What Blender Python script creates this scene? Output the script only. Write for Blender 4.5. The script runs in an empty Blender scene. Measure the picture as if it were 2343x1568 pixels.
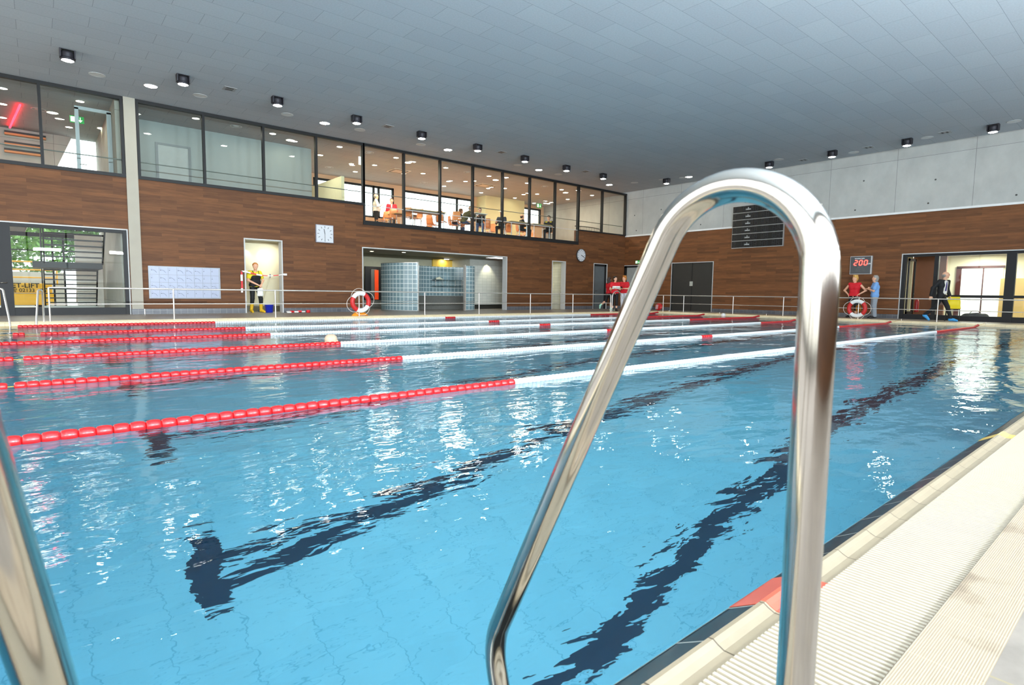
import bpy, math, random
import numpy as np
from mathutils import Vector, Matrix
random.seed(7)
SC = bpy.context.scene
COL = SC.collection
R = math.radians
# ------------------------------------------------------------ camera
W_, H_ = 2343, 1568
FPX = 1291.88
YAW, PITCH, ROLL = R(49.933), R(-4.9943), R(0.7524)
CAM = Vector((-3.676, -4.2975, 0.9095))
_f = Vector((math.cos(YAW)*math.cos(PITCH), math.sin(YAW)*math.cos(PITCH), math.sin(PITCH)))
_r0 = _f.cross(Vector((0, 0, 1))).normalized(); _u0 = _r0.cross(_f)
_r = _r0*math.cos(ROLL) + _u0*math.sin(ROLL); _u = -_r0*math.sin(ROLL) + _u0*math.cos(ROLL)
cd = bpy.data.cameras.new('camera'); cam = bpy.data.objects.new('camera', cd); COL.objects.link(cam)
cam.matrix_world = Matrix(((_r.x, _u.x, -_f.x, CAM.x), (_r.y, _u.y, -_f.y, CAM.y), (_r.z, _u.z, -_f.z, CAM.z), (0, 0, 0, 1)))
cd.sensor_width = 36; cd.lens = FPX/W_*36; cd.clip_start = 0.02; cd.clip_end = 300
cd.dof.use_dof = True; cd.dof.focus_distance = 11.0; cd.dof.aperture_fstop = 7.5
SC.camera = cam
def at(px, py, ax, v):
    """where the sight line of a photo pixel meets the plane ax = v"""
    d = _f + _r*((px-W_/2)/FPX) + _u*((H_/2-py)/FPX)
    i = 'xyz'.index(ax)
    return CAM + d*((v-CAM[i])/d[i])
def pj(P):
    d = Vector(P)-CAM; z = d.dot(_f)
    return (W_/2+FPX*d.dot(_r)/z, H_/2-FPX*d.dot(_u)/z)
# ------------------------------------------------------------ world, exposure
SC.view_settings.view_transform = 'Standard'; SC.view_settings.look = 'None'
SC.view_settings.gamma = 1.0; SC.view_settings.use_curve_mapping = False
SC.view_settings.exposure = 0.75
try:
    SC.cycles.use_denoising = True; SC.cycles.denoiser = 'OPENIMAGEDENOISE'
    SC.cycles.max_bounces = 10; SC.cycles.diffuse_bounces = 5; SC.cycles.transmission_bounces = 8
    SC.cycles.transparent_max_bounces = 20; SC.cycles.sample_clamp_indirect = 8
except Exception: pass
wd = bpy.data.worlds.new('overcast_sky'); SC.world = wd; wd.use_nodes = True
nt = wd.node_tree; nt.nodes.clear()
tc = nt.nodes.new('ShaderNodeTexCoord'); sp = nt.nodes.new('ShaderNodeSeparateXYZ')
rp = nt.nodes.new('ShaderNodeValToRGB'); bg = nt.nodes.new('ShaderNodeBackground'); wo = nt.nodes.new('ShaderNodeOutputWorld')
rp.color_ramp.elements[0].position = 0.48; rp.color_ramp.elements[0].color = (.25, .27, .26, 1)
rp.color_ramp.elements[1].position = 0.52; rp.color_ramp.elements[1].color = (.93, .96, 1, 1)
mpw = nt.nodes.new('ShaderNodeMath'); mpw.operation = 'MULTIPLY_ADD'; mpw.inputs[1].default_value = .5; mpw.inputs[2].default_value = .5
nt.links.new(tc.outputs['Generated'], sp.inputs[0]); nt.links.new(sp.outputs['Z'], mpw.inputs[0])
nt.links.new(mpw.outputs[0], rp.inputs[0]); nt.links.new(rp.outputs[0], bg.inputs[0]); nt.links.new(bg.outputs[0], wo.inputs[0])
bg.inputs[1].default_value = 2.9
def portal(name, loc, rot, sx, sy):
    l = bpy.data.lights.new(name, 'AREA'); l.shape = 'RECTANGLE'; l.size = sx; l.size_y = sy
    l.cycles.is_portal = True
    o = bpy.data.objects.new(name, l); o.location = loc; o.rotation_euler = rot; COL.objects.link(o)
# ------------------------------------------------------------ room numbers
YB, XE, ZD, ZC = 17.3, 23.14, 0.08, 6.80      # gallery wall, end wall, deck, ceiling
XL, YN = -10.0, -9.0                          # left end wall, near long wall
PX0, PX1, PY0, PY1, PZ = -4.75, 20.7, -3.5, 13.1, -3.8
FG = 3.75                                     # gallery floor
portal('daylight_portal_near', (-.5, YN+.02, 3.8), (R(90), 0, 0), 19, 5.2)
portal('daylight_portal_left', (XL+.02, 4, 3.5), (R(90), 0, R(-90)), 24, 6)
portal('daylight_portal_gallery', (12, 24.55, 5.6), (R(90), 0, R(180)), 11, 2.2)
portal('daylight_portal_lobby', (-5.5, 24.55, 2.2), (R(90), 0, R(180)), 8, 4)
portal('daylight_portal_slot', (22.93, 7.5, 7.9), (0, 0, 0), .4, 32)
# ------------------------------------------------------------ materials
MATS = {}
def newmat(name):
    m = bpy.data.materials.new(name); m.use_nodes = True; n = m.node_tree
    b = n.nodes['Principled BSDF']; MATS[name] = m
    return m, n, b
def lin(c): return tuple(((v/255)/12.92 if v/255 <= .04045 else ((v/255+.055)/1.055)**2.4) for v in c)
def M(name, rgb, rough=.5, metal=0., var=.06, scale=6., bump=0., emit=0., ecol=None, spec=.5, coat=0., alpha=None):
    """procedural material: sRGB colour broken up by noise"""
    if name in MATS: return MATS[name]
    m, n, b = newmat(name); L = n.links
    c = lin(rgb)
    t = n.nodes.new('ShaderNodeTexCoord'); no = n.nodes.new('ShaderNodeTexNoise'); no.inputs['Scale'].default_value = scale
    no.inputs['Detail'].default_value = 4
    mx = n.nodes.new('ShaderNodeMix'); mx.data_type = 'RGBA'
    mx.inputs['A'].default_value = (*[max(0, v*(1-var*1.6)) for v in c], 1); mx.inputs['B'].default_value = (*[min(1, v*(1+var*1.6)) for v in c], 1)
    L.new(t.outputs['Object'], no.inputs['Vector']); L.new(no.outputs['Fac'], mx.inputs['Factor']); L.new(mx.outputs['Result'], b.inputs['Base Color'])
    b.inputs['Roughness'].default_value = rough; b.inputs['Metallic'].default_value = metal
    b.inputs['Specular IOR Level'].default_value = spec
    if coat: b.inputs['Coat Weight'].default_value = coat
    if emit:
        b.inputs['Emission Color'].default_value = (*(lin(ecol) if ecol else c), 1); b.inputs['Emission Strength'].default_value = emit
    if bump:
        bp = n.nodes.new('ShaderNodeBump'); bp.inputs['Strength'].default_value = 1; bp.inputs['Distance'].default_value = bump
        L.new(no.outputs['Fac'], bp.inputs['Height']); L.new(bp.outputs[0], b.inputs['Normal'])
    return m
def brickmat(name, ax, c1, c2, mortar, bw, bh, ms, rough=.5, offset=.5, stain=None, bump=.0, stretch=None, ox=0., oy=0., spec=.5):
    """planks / tiles / panels: brick texture in the two world axes ax"""
    m, n, b = newmat(name); L = n.links
    t = n.nodes.new('ShaderNodeTexCoord'); s = n.nodes.new('ShaderNodeSeparateXYZ'); cb = n.nodes.new('ShaderNodeCombineXYZ')
    L.new(t.outputs['Object'], s.inputs[0])
    for k, a in enumerate(ax):
        ad = n.nodes.new('ShaderNodeMath'); ad.operation = 'ADD'; ad.inputs[1].default_value = (ox, oy)[k]
        L.new(s.outputs['XYZ'.index(a.upper())], ad.inputs[0]); L.new(ad.outputs[0], cb.inputs[k])
    br = n.nodes.new('ShaderNodeTexBrick'); L.new(cb.outputs[0], br.inputs['Vector'])
    br.offset = offset; br.squash = 1
    br.inputs['Scale'].default_value = 1; br.inputs['Brick Width'].default_value = bw; br.inputs['Row Height'].default_value = bh
    br.inputs['Mortar Size'].default_value = ms; br.inputs['Mortar Smooth'].default_value = .1; br.inputs['Bias'].default_value = 0
    br.inputs['Color1'].default_value = (*lin(c1), 1); br.inputs['Color2'].default_value = (*lin(c2), 1); br.inputs['Mortar'].default_value = (*lin(mortar), 1)
    out = br.outputs['Color']
    if stain:
        mp = n.nodes.new('ShaderNodeMapping'); mp.inputs['Scale'].default_value = stretch or (1, 1, 1)
        no = n.nodes.new('ShaderNodeTexNoise'); no.inputs['Scale'].default_value = stain[0]; no.inputs['Detail'].default_value = 6
        no.inputs['Roughness'].default_value = .6
        mr = n.nodes.new('ShaderNodeMapRange'); mr.inputs['From Min'].default_value = .3; mr.inputs['From Max'].default_value = .7
        mr.inputs['To Min'].default_value = 1-stain[1]; mr.inputs['To Max'].default_value = 1+stain[1]
        mu = n.nodes.new('ShaderNodeVectorMath'); mu.operation = 'SCALE'
        L.new(cb.outputs[0], mp.inputs[0]); L.new(mp.outputs[0], no.inputs['Vector']); L.new(no.outputs['Fac'], mr.inputs[0])
        L.new(out, mu.inputs[0]); L.new(mr.outputs[0], mu.inputs['Scale']); out = mu.outputs[0]
    L.new(out, b.inputs['Base Color']); b.inputs['Roughness'].default_value = rough; b.inputs['Specular IOR Level'].default_value = spec
    if bump:
        bp = n.nodes.new('ShaderNodeBump'); bp.inputs['Distance'].default_value = bump; bp.invert = True
        L.new(br.outputs['Fac'], bp.inputs['Height']); L.new(bp.outputs[0], b.inputs['Normal'])
    return m
def thin_glass(name, tint=(.93, .96, .95), ior=1.35):
    m, n, b = newmat(name); n.nodes.remove(b); L = n.links
    tr = n.nodes.new('ShaderNodeBsdfTransparent'); tr.inputs[0].default_value = (*tint, 1)
    gl = n.nodes.new('ShaderNodeBsdfGlossy'); gl.inputs['Roughness'].default_value = 0.0
    fr = n.nodes.new('ShaderNodeFresnel'); fr.inputs[0].default_value = ior
    no = n.nodes.new('ShaderNodeTexNoise'); no.inputs['Scale'].default_value = .7
    bp = n.nodes.new('ShaderNodeBump'); bp.inputs['Distance'].default_value = .002; L.new(no.outputs['Fac'], bp.inputs['Height']); L.new(bp.outputs[0], gl.inputs['Normal'])
    ge = n.nodes.new('ShaderNodeNewGeometry'); ib = n.nodes.new('ShaderNodeMath'); ib.operation = 'SUBTRACT'; ib.inputs[0].default_value = 1; L.new(ge.outputs['Backfacing'], ib.inputs[1])
    fm = n.nodes.new('ShaderNodeMath'); fm.operation = 'MULTIPLY'; L.new(fr.outputs[0], fm.inputs[0]); L.new(ib.outputs[0], fm.inputs[1])   # the outer face reflects
    mx = n.nodes.new('ShaderNodeMixShader'); L.new(fm.outputs[0], mx.inputs[0]); L.new(tr.outputs[0], mx.inputs[1]); L.new(gl.outputs[0], mx.inputs[2])
    L.new(mx.outputs[0], n.nodes['Material Output'].inputs[0])
    return m
def lamp(name, loc, target, energy, size, col=(1, 1, 1), kind='AREA', size_y=None, spot=None, parent=None):
    l = bpy.data.lights.new(name, kind); l.energy = energy; l.color = col
    if kind == 'AREA':
        l.size = size
        if size_y: l.shape = 'RECTANGLE'; l.size_y = size_y
        else: l.shape = 'DISK'
    else: l.shadow_soft_size = size
    if spot: l.spot_size = R(spot); l.spot_blend = .6
    o = bpy.data.objects.new(name, l); o.location = loc
    o.rotation_euler = (Vector(target)-Vector(loc)).to_track_quat('-Z', 'Y').to_euler(); COL.objects.link(o)
    if parent is not None: o.parent = parent; o.location = Vector(loc)-parent.location
    return o
UPX = [-7, -3, 1, 5, 9, 13, 17, 21]
UPE = [900, 1200, 1080, 760, 320, 170, 100, 80]
ADDED_UPLIGHTS = [lamp('added_uplighter_light', (x, YN+.45, 3.3), (x, YN+6.5, 6.8), UPE[UPX.index(x)], 1.4, (.80, .92, 1), size_y=.25) for x in UPX]  # unseen lamps added to brighten the hall ceiling
WOODX = brickmat('wood_planks_long_wall', 'xz', (114, 73, 42), (89, 56, 33), (88, 55, 33), 1.25, .1, .0014, rough=.62, spec=.3, offset=.37, stain=(3.5, .22), stretch=(.5, 5, 1))
WOODY = brickmat('wood_planks_end_wall', 'yz', (124, 78, 44), (97, 61, 35), (95, 59, 34), 1.25, .1, .0014, rough=.62, spec=.3, offset=.37, stain=(3.5, .22), stretch=(.5, 5, 1))
CEIL = brickmat('ceiling_fibre_panels', 'xy', (172, 176, 180), (167, 171, 176), (130, 134, 138), 1.25, .62, .0045, rough=.85, stain=(25, .06), oy=.2, spec=.2)
DECK = brickmat('deck_stone_tiles', 'xy', (143, 133, 122), (130, 121, 111), (150, 137, 108), .6, .3, .004, rough=.38, stain=(6, .22), bump=.001)
BASET = brickmat('baseboard_tiles_long', 'xz', (92, 94, 99), (80, 82, 88), (130, 130, 130), .2, .3, .004, rough=.3, offset=0, stain=(5, .12), oy=.1)
BASETY = brickmat('baseboard_tiles_end', 'yz', (92, 94, 99), (80, 82, 88), (130, 130, 130), .2, .3, .004, rough=.3, offset=0, stain=(5, .12), oy=.1)
WTILE = brickmat('white_wall_tiles', 'xz', (216, 216, 206), (206, 208, 198), (170, 170, 160), .3, .15, .004, rough=.25, offset=0)
WTILEY = brickmat('white_wall_tiles_side', 'yz', (216, 216, 206), (206, 208, 198), (170, 170, 160), .3, .15, .004, rough=.25, offset=0)
POOLT = brickmat('pool_floor_tiles', 'xy', (150, 229, 247), (143, 225, 245), (118, 204, 228), .5, .25, .006, rough=.35, offset=0, stain=(2, .05))
POOLW = brickmat('pool_wall_tiles', 'xz', (150, 229, 247), (143, 225, 245), (118, 204, 228), .25, .125, .005, rough=.35, offset=0)
POOLWY = brickmat('pool_wall_tiles_end', 'yz', (150, 229, 247), (143, 225, 245), (118, 204, 228), .25, .125, .005, rough=.35, offset=0)
BLACKT = brickmat('black_rim_tiles', 'xy', (34, 38, 40), (28, 31, 33), (170, 170, 160), .262, 1.0, .0035, rough=.2, spec=.3, offset=0, ox=.07, oy=.5)
BLACKTY = brickmat('black_rim_tiles_end', 'yx', (34, 38, 40), (28, 31, 33), (150, 150, 140), .262, 1.0, .0035, rough=.15, offset=0)
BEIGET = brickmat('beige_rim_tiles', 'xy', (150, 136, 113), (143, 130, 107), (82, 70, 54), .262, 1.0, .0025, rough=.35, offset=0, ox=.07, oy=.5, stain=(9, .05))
BEIGETY = brickmat('beige_rim_tiles_end', 'yx', (232, 214, 176), (226, 208, 170), (176, 160, 130), .262, 1.0, .0025, rough=.35, offset=0, stain=(9, .05))  # end copy of the rim tile, lightened to offset dim light
BEIGEF = brickmat('beige_far_rim_tiles', 'xy', (232, 214, 176), (226, 208, 170), (176, 160, 130), .262, 1.0, .0025, rough=.45, offset=0, ox=.07, oy=.5)  # same tile as the near rim, colour raised to offset dimmer light
GRATE = M('cream_plastic_grating', (188, 178, 158), .35, var=.02)
STEEL = M('polished_stainless_steel', (188, 183, 175), .11, 1.0, var=.04, scale=14)
STEELM = M('satin_steel_rail', (214, 208, 200), .3, 0.75, var=.03)
DARKF = M('anthracite_window_frame', (32, 32, 33), .5, .1, var=.05, spec=.3)
TRIMW = M('light_grey_trim', (190, 190, 188), .45, var=.03)
CREAM = M('cream_wall_paint', (226, 220, 190), .8, var=.02)
WHITEP = M('white_wall_paint', (214, 214, 208), .8, var=.02)
GREYP = M('pale_grey_partition', (156, 162, 160), .8, var=.02)  # grey-white wall, its lack of light put into a darker colour
OLIVE = M('olive_grey_wall', (150, 148, 128), .8, var=.04)
WARM = M('warm_beige_wall', (214, 178, 146), .8, var=.03)
WFLOOR = M('orange_wood_floor', (200, 144, 100), .25, var=.06)
RED = M('red_float_plastic', (190, 22, 26), .3, var=.04, coat=.3)
WHT = M('white_float_plastic', (214, 214, 212), .32, var=.02, coat=.2)
ROPE = M('yellow_rope', (214, 160, 60), .8, var=.1)
BLACK = M('black_plastic', (18, 18, 20), .5, var=.1)
CHROME = M('chrome', (220, 220, 220), .15, 1.0, var=.02)
GLASS = thin_glass('window_glass')
LAMPE = M('lamp_glow', (255, 252, 240), .5, emit=55, var=0)
LAMPW = M('downlight_glow', (255, 246, 214), .5, emit=22, var=0)
# concrete
def concrete(name, base, ax, jw, jh, ox, oz):
    m = brickmat(name, ax, base, tuple(int(v*.96) for v in base), tuple(int(v*.62) for v in base), jw, jh, .006, rough=.75, offset=0, stain=(1.6, .10), stretch=(1, .6, 1), ox=ox, oy=oz)
    return m
CONCY = concrete('cast_concrete_end_wall', (172, 172, 168), 'yz', 2.5, 3.0, -1.1, -0.45)
CONCX = concrete('cast_concrete', (184, 180, 168), 'xz', 2.5, 3.0, .3, -.45)
# water
def water():
    m, n, b = newmat('rippled_water'); n.nodes.remove(b); L = n.links
    t = n.nodes.new('ShaderNodeTexCoord')
    def wave(sc, rot, stretch, amp, det):
        mp = n.nodes.new('ShaderNodeMapping'); mp.inputs['Rotation'].default_value = (0, 0, R(rot)); mp.inputs['Scale'].default_value = (stretch, 1, 1)
        no = n.nodes.new('ShaderNodeTexNoise'); no.inputs['Scale'].default_value = sc; no.inputs['Detail'].default_value = det
        no.inputs['Roughness'].default_value = .45; no.inputs['Distortion'].default_value = .3
        mu = n.nodes.new('ShaderNodeMath'); mu.operation = 'MULTIPLY'; mu.inputs[1].default_value = amp
        L.new(t.outputs['Object'], mp.inputs[0]); L.new(mp.outputs[0], no.inputs['Vector']); L.new(no.outputs['Fac'], mu.inputs[0])
        return mu.outputs[0]
    w = [wave(.9, 25, .7, WAVE[0], 1), wave(3.6, -38, .5, WAVE[1], 2), wave(11., 40, .5, WAVE[2], 3)]
    a = n.nodes.new('ShaderNodeMath'); a.operation = 'ADD'; L.new(w[0], a.inputs[0]); L.new(w[1], a.inputs[1])
    a2 = n.nodes.new('ShaderNodeMath'); a2.operation = 'ADD'; L.new(a.outputs[0], a2.inputs[0]); L.new(w[2], a2.inputs[1])
    bp = n.nodes.new('ShaderNodeBump'); bp.inputs['Strength'].default_value = 1; bp.inputs['Distance'].default_value = 1; L.new(a2.outputs[0], bp.inputs['Height'])
    rf = n.nodes.new('ShaderNodeBsdfRefraction'); rf.inputs['IOR'].default_value = 1.33; rf.inputs['Roughness'].default_value = 0; rf.inputs['Color'].default_value = (.90, .975, 1, 1)
    gl = n.nodes.new('ShaderNodeBsdfGlossy'); gl.inputs['Roughness'].default_value = 0.0
    fr = n.nodes.new('ShaderNodeFresnel'); fr.inputs[0].default_value = 1.33
    for q in (rf, gl, fr): L.new(bp.outputs[0], q.inputs['Normal'])
    mx = n.nodes.new('ShaderNodeMixShader'); L.new(fr.outputs[0], mx.inputs[0]); L.new(rf.outputs[0], mx.inputs[1]); L.new(gl.outputs[0], mx.inputs[2])
    L.new(mx.outputs[0], n.nodes['Material Output'].inputs[0])
    return m
WAVE = (.030, .0135, .0042)
WATER = water()
# ------------------------------------------------------------ object helpers
def tag(o, label=None, cat=None, group=None, kind=None):
    if label: o['label'] = label
    if cat: o['category'] = cat
    if group: o['group'] = group
    if kind: o['kind'] = kind
    return o
def empty(name, loc=(0, 0, 0), label=None, cat=None, group=None, rz=0):
    o = bpy.data.objects.new(name, None); o.empty_display_size = .1; COL.objects.link(o); o.location = loc; o.rotation_euler = (0, 0, rz)
    return tag(o, label, cat, group)
def wloc(o):
    v = Vector((0, 0, 0))
    while o is not None: v += o.location; o = o.parent
    return v
class MB:
    def __init__(s): s.v = []; s.f = []; s.sm = []
    def add(s, vs, fs, smooth=False):
        b = len(s.v); s.v += [tuple(v) for v in vs]; s.f += [tuple(b+i for i in f) for f in fs]; s.sm += [smooth]*len(fs); return s
    def box(s, x0, x1, y0, y1, z0, z1):
        if x0 > x1: x0, x1 = x1, x0
        if y0 > y1: y0, y1 = y1, y0
        if z0 > z1: z0, z1 = z1, z0
        return s.add([(x, y, z) for x in (x0, x1) for y in (y0, y1) for z in (z0, z1)],
                     [(0, 1, 3, 2), (4, 6, 7, 5), (0, 4, 5, 1), (2, 3, 7, 6), (0, 2, 6, 4), (1, 5, 7, 3)])
    def obox(s, c, sx, sy, sz, rz=0, rx=0, ry=0):
        m = Matrix.Translation(Vector(c)) @ Matrix.Rotation(rz, 4, 'Z') @ Matrix.Rotation(ry, 4, 'Y') @ Matrix.Rotation(rx, 4, 'X')
        vs = [m @ Vector((x*sx/2, y*sy/2, z*sz/2)) for x in (-1, 1) for y in (-1, 1) for z in (-1, 1)]
        return s.add(vs, [(0, 1, 3, 2), (4, 6, 7, 5), (0, 4, 5, 1), (2, 3, 7, 6), (0, 2, 6, 4), (1, 5, 7, 3)])
    def tube(s, pts, r, seg=12, closed=False, caps=True):
        pts = [Vector(p) for p in pts]; n = len(pts); rr = r if isinstance(r, (list, tuple)) else [r]*n
        vs = []; prev = None
        for i, p in enumerate(pts):
            a = pts[(i-1) % n] if (closed or i > 0) else p; c = pts[(i+1) % n] if (closed or i < n-1) else p
            t = (c-a).normalized()
            if prev is None:
                up = Vector((0, 0, 1)) if abs(t.z) < .9 else Vector((1, 0, 0)); nn = t.cross(up).normalized()
            else: nn = (prev - t*prev.dot(t)).normalized()
            prev = nn; bb = t.cross(nn)
            vs += [p + (nn*math.cos(2*math.pi*k/seg) + bb*math.sin(2*math.pi*k/seg))*rr[i] for k in range(seg)]
        fs = []
        for i in range(n if closed else n-1):
            j = (i+1) % n
            for k in range(seg):
                k2 = (k+1) % seg; fs.append((i*seg+k, i*seg+k2, j*seg+k2, j*seg+k))
        s.add(vs, fs, True)
        if caps and not closed:
            s.add(vs[:seg], [tuple(range(seg))[::-1]]); s.add(vs[-seg:], [tuple(range(seg))])
        return s
    def lathe(s, prof, c=(0, 0, 0), seg=24, axis='z', smooth=True):
        """profile (radius, height) turned round an axis"""
        c = Vector(c); vs = []
        for (r, h) in prof:
            for k in range(seg):
                a = 2*math.pi*k/seg; x, y = r*math.cos(a), r*math.sin(a)
                vs.append(c + Vector({'z': (x, y, h), 'x': (h, x, y), 'y': (x, h, y)}[axis]))
        fs = []
        for i in range(len(prof)-1):
            for k in range(seg):
                k2 = (k+1) % seg; fs.append((i*seg+k, i*seg+k2, (i+1)*seg+k2, (i+1)*seg+k))
        return s.add(vs, fs, smooth)
    def prism(s, poly, axis, a, b):
        """polygon in the two other axes pushed from a to b along axis"""
        n = len(poly)
        def P(q, h): return {'x': (h, q[0], q[1]), 'y': (q[0], h, q[1]), 'z': (q[0], q[1], h)}[axis]
        vs = [P(q, a) for q in poly] + [P(q, b) for q in poly]
        fs = [tuple(range(n))[::-1], tuple(range(n, 2*n))] + [(i, (i+1) % n, n+(i+1) % n, n+i) for i in range(n)]
        return s.add(vs, fs)
    def build(s, name, mat, parent=None, bevel=0, local=False):
        off = wloc(parent) if parent is not None and not local else Vector((0, 0, 0))
        me = bpy.data.meshes.new(name); me.from_pydata([(v[0]-off.x, v[1]-off.y, v[2]-off.z) for v in s.v], [], s.f)
        me.polygons.foreach_set('use_smooth', s.sm)
        me.materials.append(mat); me.update()
        o = bpy.data.objects.new(name, me); COL.objects.link(o); o.parent = parent
        import bmesh
        bm = bmesh.new(); bm.from_mesh(me); bmesh.ops.recalc_face_normals(bm, faces=bm.faces); bm.to_mesh(me); bm.free()
        if bevel:
            bv = o.modifiers.new('bevel', 'BEVEL'); bv.width = bevel; bv.segments = 2; bv.limit_method = 'ANGLE'
        return o
def struct(name, mb, mat, label=None, parent=None):
    o = mb.build(name, mat, parent)
    if parent is None: o['kind'] = 'structure'
    if label: o['label'] = label
    return o
def dup(root, loc, rz=None, label=None, group=None):
    def cp(o, par):
        c = o.copy(); COL.objects.link(c); c.parent = par
        for ch in list(o.children): cp(ch, c)
        return c
    c = cp(root, None); c.location = loc
    if rz is not None: c.rotation_euler = (0, 0, rz)
    if label: c['label'] = label
    if group: c['group'] = group
    return c
def text_part(name, txt, size, loc, rot, mat, parent, depth=.002, align='CENTER', bold=0.):
    cu = bpy.data.curves.new('tmp', 'FONT'); cu.body = txt; cu.size = size; cu.extrude = depth; cu.align_x = align; cu.align_y = 'CENTER'; cu.offset = bold
    o = bpy.data.objects.new('tmp', cu); COL.objects.link(o)
    bpy.context.view_layer.update()
    me = bpy.data.meshes.new_from_object(o.evaluated_get(bpy.context.evaluated_depsgraph_get()))
    bpy.data.objects.remove(o)
    rm = Matrix.Translation(Vector(loc)-wloc(parent)) @ rot.to_4x4()
    me.transform(rm); me.materials.clear(); me.materials.append(mat)
    n = bpy.data.objects.new(name, me); COL.objects.link(n); n.parent = parent
    return n
FACE_Y = Matrix(((1, 0, 0), (0, 0, -1), (0, 1, 0)))        # text on a wall seen from -y
FACE_X = Matrix(((0, 0, -1), (-1, 0, 0), (0, 1, 0)))       # text on a wall seen from -x (reads towards -y)
ORD = ['leftmost', 'second', 'third', 'fourth', 'fifth', 'sixth', 'seventh', 'eighth', 'ninth', 'tenth', 'eleventh', 'twelfth', 'thirteenth', 'fourteenth', 'fifteenth', 'sixteenth', 'seventeenth', 'eighteenth', 'nineteenth', 'twentieth']
# ============================================================ THE ROOM
WT = .3
def wall_with_holes(name, mat, fixed, a0, a1, z0, z1, holes, t0, t1, kind='y'):
    """a wall of boxes round rectangular holes (a0,a1,z0,z1); fixed faces t0..t1 along the other axis"""
    mb = MB(); xs = sorted({a0, a1, *[h[0] for h in holes], *[h[1] for h in holes]})
    xs = [x for x in xs if a0 <= x <= a1]
    for i in range(len(xs)-1):
        xa, xb = xs[i], xs[i+1]; cut = sorted([(h[2], h[3]) for h in holes if h[0] < (xa+xb)/2 < h[1]]); z = z0
        for (ha, hb) in cut:
            if ha > z: (mb.box(xa, xb, t0, t1, z, ha) if kind == 'y' else mb.box(t0, t1, xa, xb, z, ha))
            z = max(z, hb)
        if z < z1: (mb.box(xa, xb, t0, t1, z, z1) if kind == 'y' else mb.box(t0, t1, xa, xb, z, z1))
    return struct(name, mb, mat)
# --- pool basin
mb = MB().box(PX0, PX1, PY0, PY1, PZ-.2, PZ)
pf = struct('floor_pool', mb, POOLT, 'pale blue tiled pool floor seen through the water')
lm = MB()
LANES = [-1.35, 1.15, 3.7, 6.2, 8.6, 11.1]
for y in LANES:
    lm.box(PX0+2, PX1-2, y-.125, y+.125, PZ, PZ+.004)
    for x in (PX0+2, PX1-2.25): lm.box(x, x+.25, y-.5, y+.5, PZ, PZ+.005)
lm.build('lane_marking', M('dark_blue_floor_tiles', (14, 58, 84), .4), pf)
struct('wall_pool_near', MB().box(PX0, PX1, PY0-.2, PY0, PZ-.2, -.1), POOLW)
struct('wall_pool_far', MB().box(PX0, PX1, PY1, PY1+.2, PZ-.2, .0), POOLW)
struct('wall_pool_start', MB().box(PX0-.2, PX0, PY0-.2, PY1+.2, PZ-.2, -.02), POOLWY)
struct('wall_pool_turn', MB().box(PX1, PX1+.2, PY0-.2, PY1+.2, PZ-.2, -.0), POOLWY)
w = MB().add([(PX0, PY0, 0), (PX1, PY0, 0), (PX1, PY1, 0), (PX0, PY1, 0)], [(0, 1, 2, 3)]).build('pool_water', WATER)
tag(w, 'clear blue rippled water filling the indoor pool', 'water', kind='stuff')
# --- overflow edge, near side: black sloping tile, beige rounded lip, grating, ribbed tile
EX0 = PX0-.6; GX1 = PX1+.3
mb = MB().prism([(PY0, -.004), (PY0-.085, .045), (PY0-.085, -.1), (PY0, -.1)], 'x', EX0, GX1)
# keep the coloured marker tiles as tiles of their own
rim = struct('trim_1', mb, BLACKT, 'black sloping rim tiles along the near pool edge')
mb = MB(); prof = [(PY0-.085, -.1), (PY0-.085, .045), (PY0-.092, .058), (PY0-.105, .060), (PY0-.118, .052), (PY0-.135, .045), (PY0-.17, .047), (PY0-.17, -.1)]
mb.prism(prof, 'x', EX0, GX1)
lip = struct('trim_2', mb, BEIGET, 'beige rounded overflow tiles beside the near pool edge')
def marker(name, x0, x1, mat):
    e = .0015
    m = MB().prism([(PY0+e, -.004), (PY0-.085, .045+e*1.4), (PY0-.085, .03), (PY0, -.04)], 'x', x0, x1)
    m.prism([(PY0-.0851, .03), (PY0-.0851, .0465), (PY0-.092, .0595), (PY0-.105, .0615), (PY0-.118, .0535), (PY0-.135, .0465), (PY0-.169, .0485), (PY0-.169, .03)], 'x', x0, x1)
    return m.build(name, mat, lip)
marker('marker_tile', -2.155, -1.885, M('salmon_red_tile', (206, 92, 70), .3))
marker('marker_tile', .94, 1.07, M('yellow_tile', (224, 192, 104), .25))
gy0, gy1 = PY0-.17, PY0-.43
mb = MB().box(EX0, GX1, gy1, gy0, -.08, .03)
x = EX0
while x < 7:
    mb.add([(x+.0015, gy0-.002, .03), (x+.0035, gy0-.002, .060), (x+.0125, gy0-.002, .060), (x+.0145, gy0-.002, .03),
            (x+.0015, gy1+.004, .03), (x+.0035, gy1+.004, .064), (x+.0125, gy1+.004, .064), (x+.0145, gy1+.004, .03)],
           [(0, 1, 2, 3), (7, 6, 5, 4), (0, 4, 5, 1), (1, 5, 6, 2), (2, 6, 7, 3)])
    x += .0188
GRV = brickmat('grating_slat_pattern', 'xy', (190, 180, 160), (186, 176, 157), (140, 130, 112), .0188, 2, .0015, rough=.4, offset=0)
g = mb.build('overflow_grating', GRATE); tag(g, 'cream slatted overflow grating along the near pool edge', 'grating')
g2 = MB().box(7, GX1, gy1, gy0, .03, .062).build('far_slats', GRV, g)
ribt = M('beige_ribbed_tile', (205, 186, 160), .5)
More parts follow.
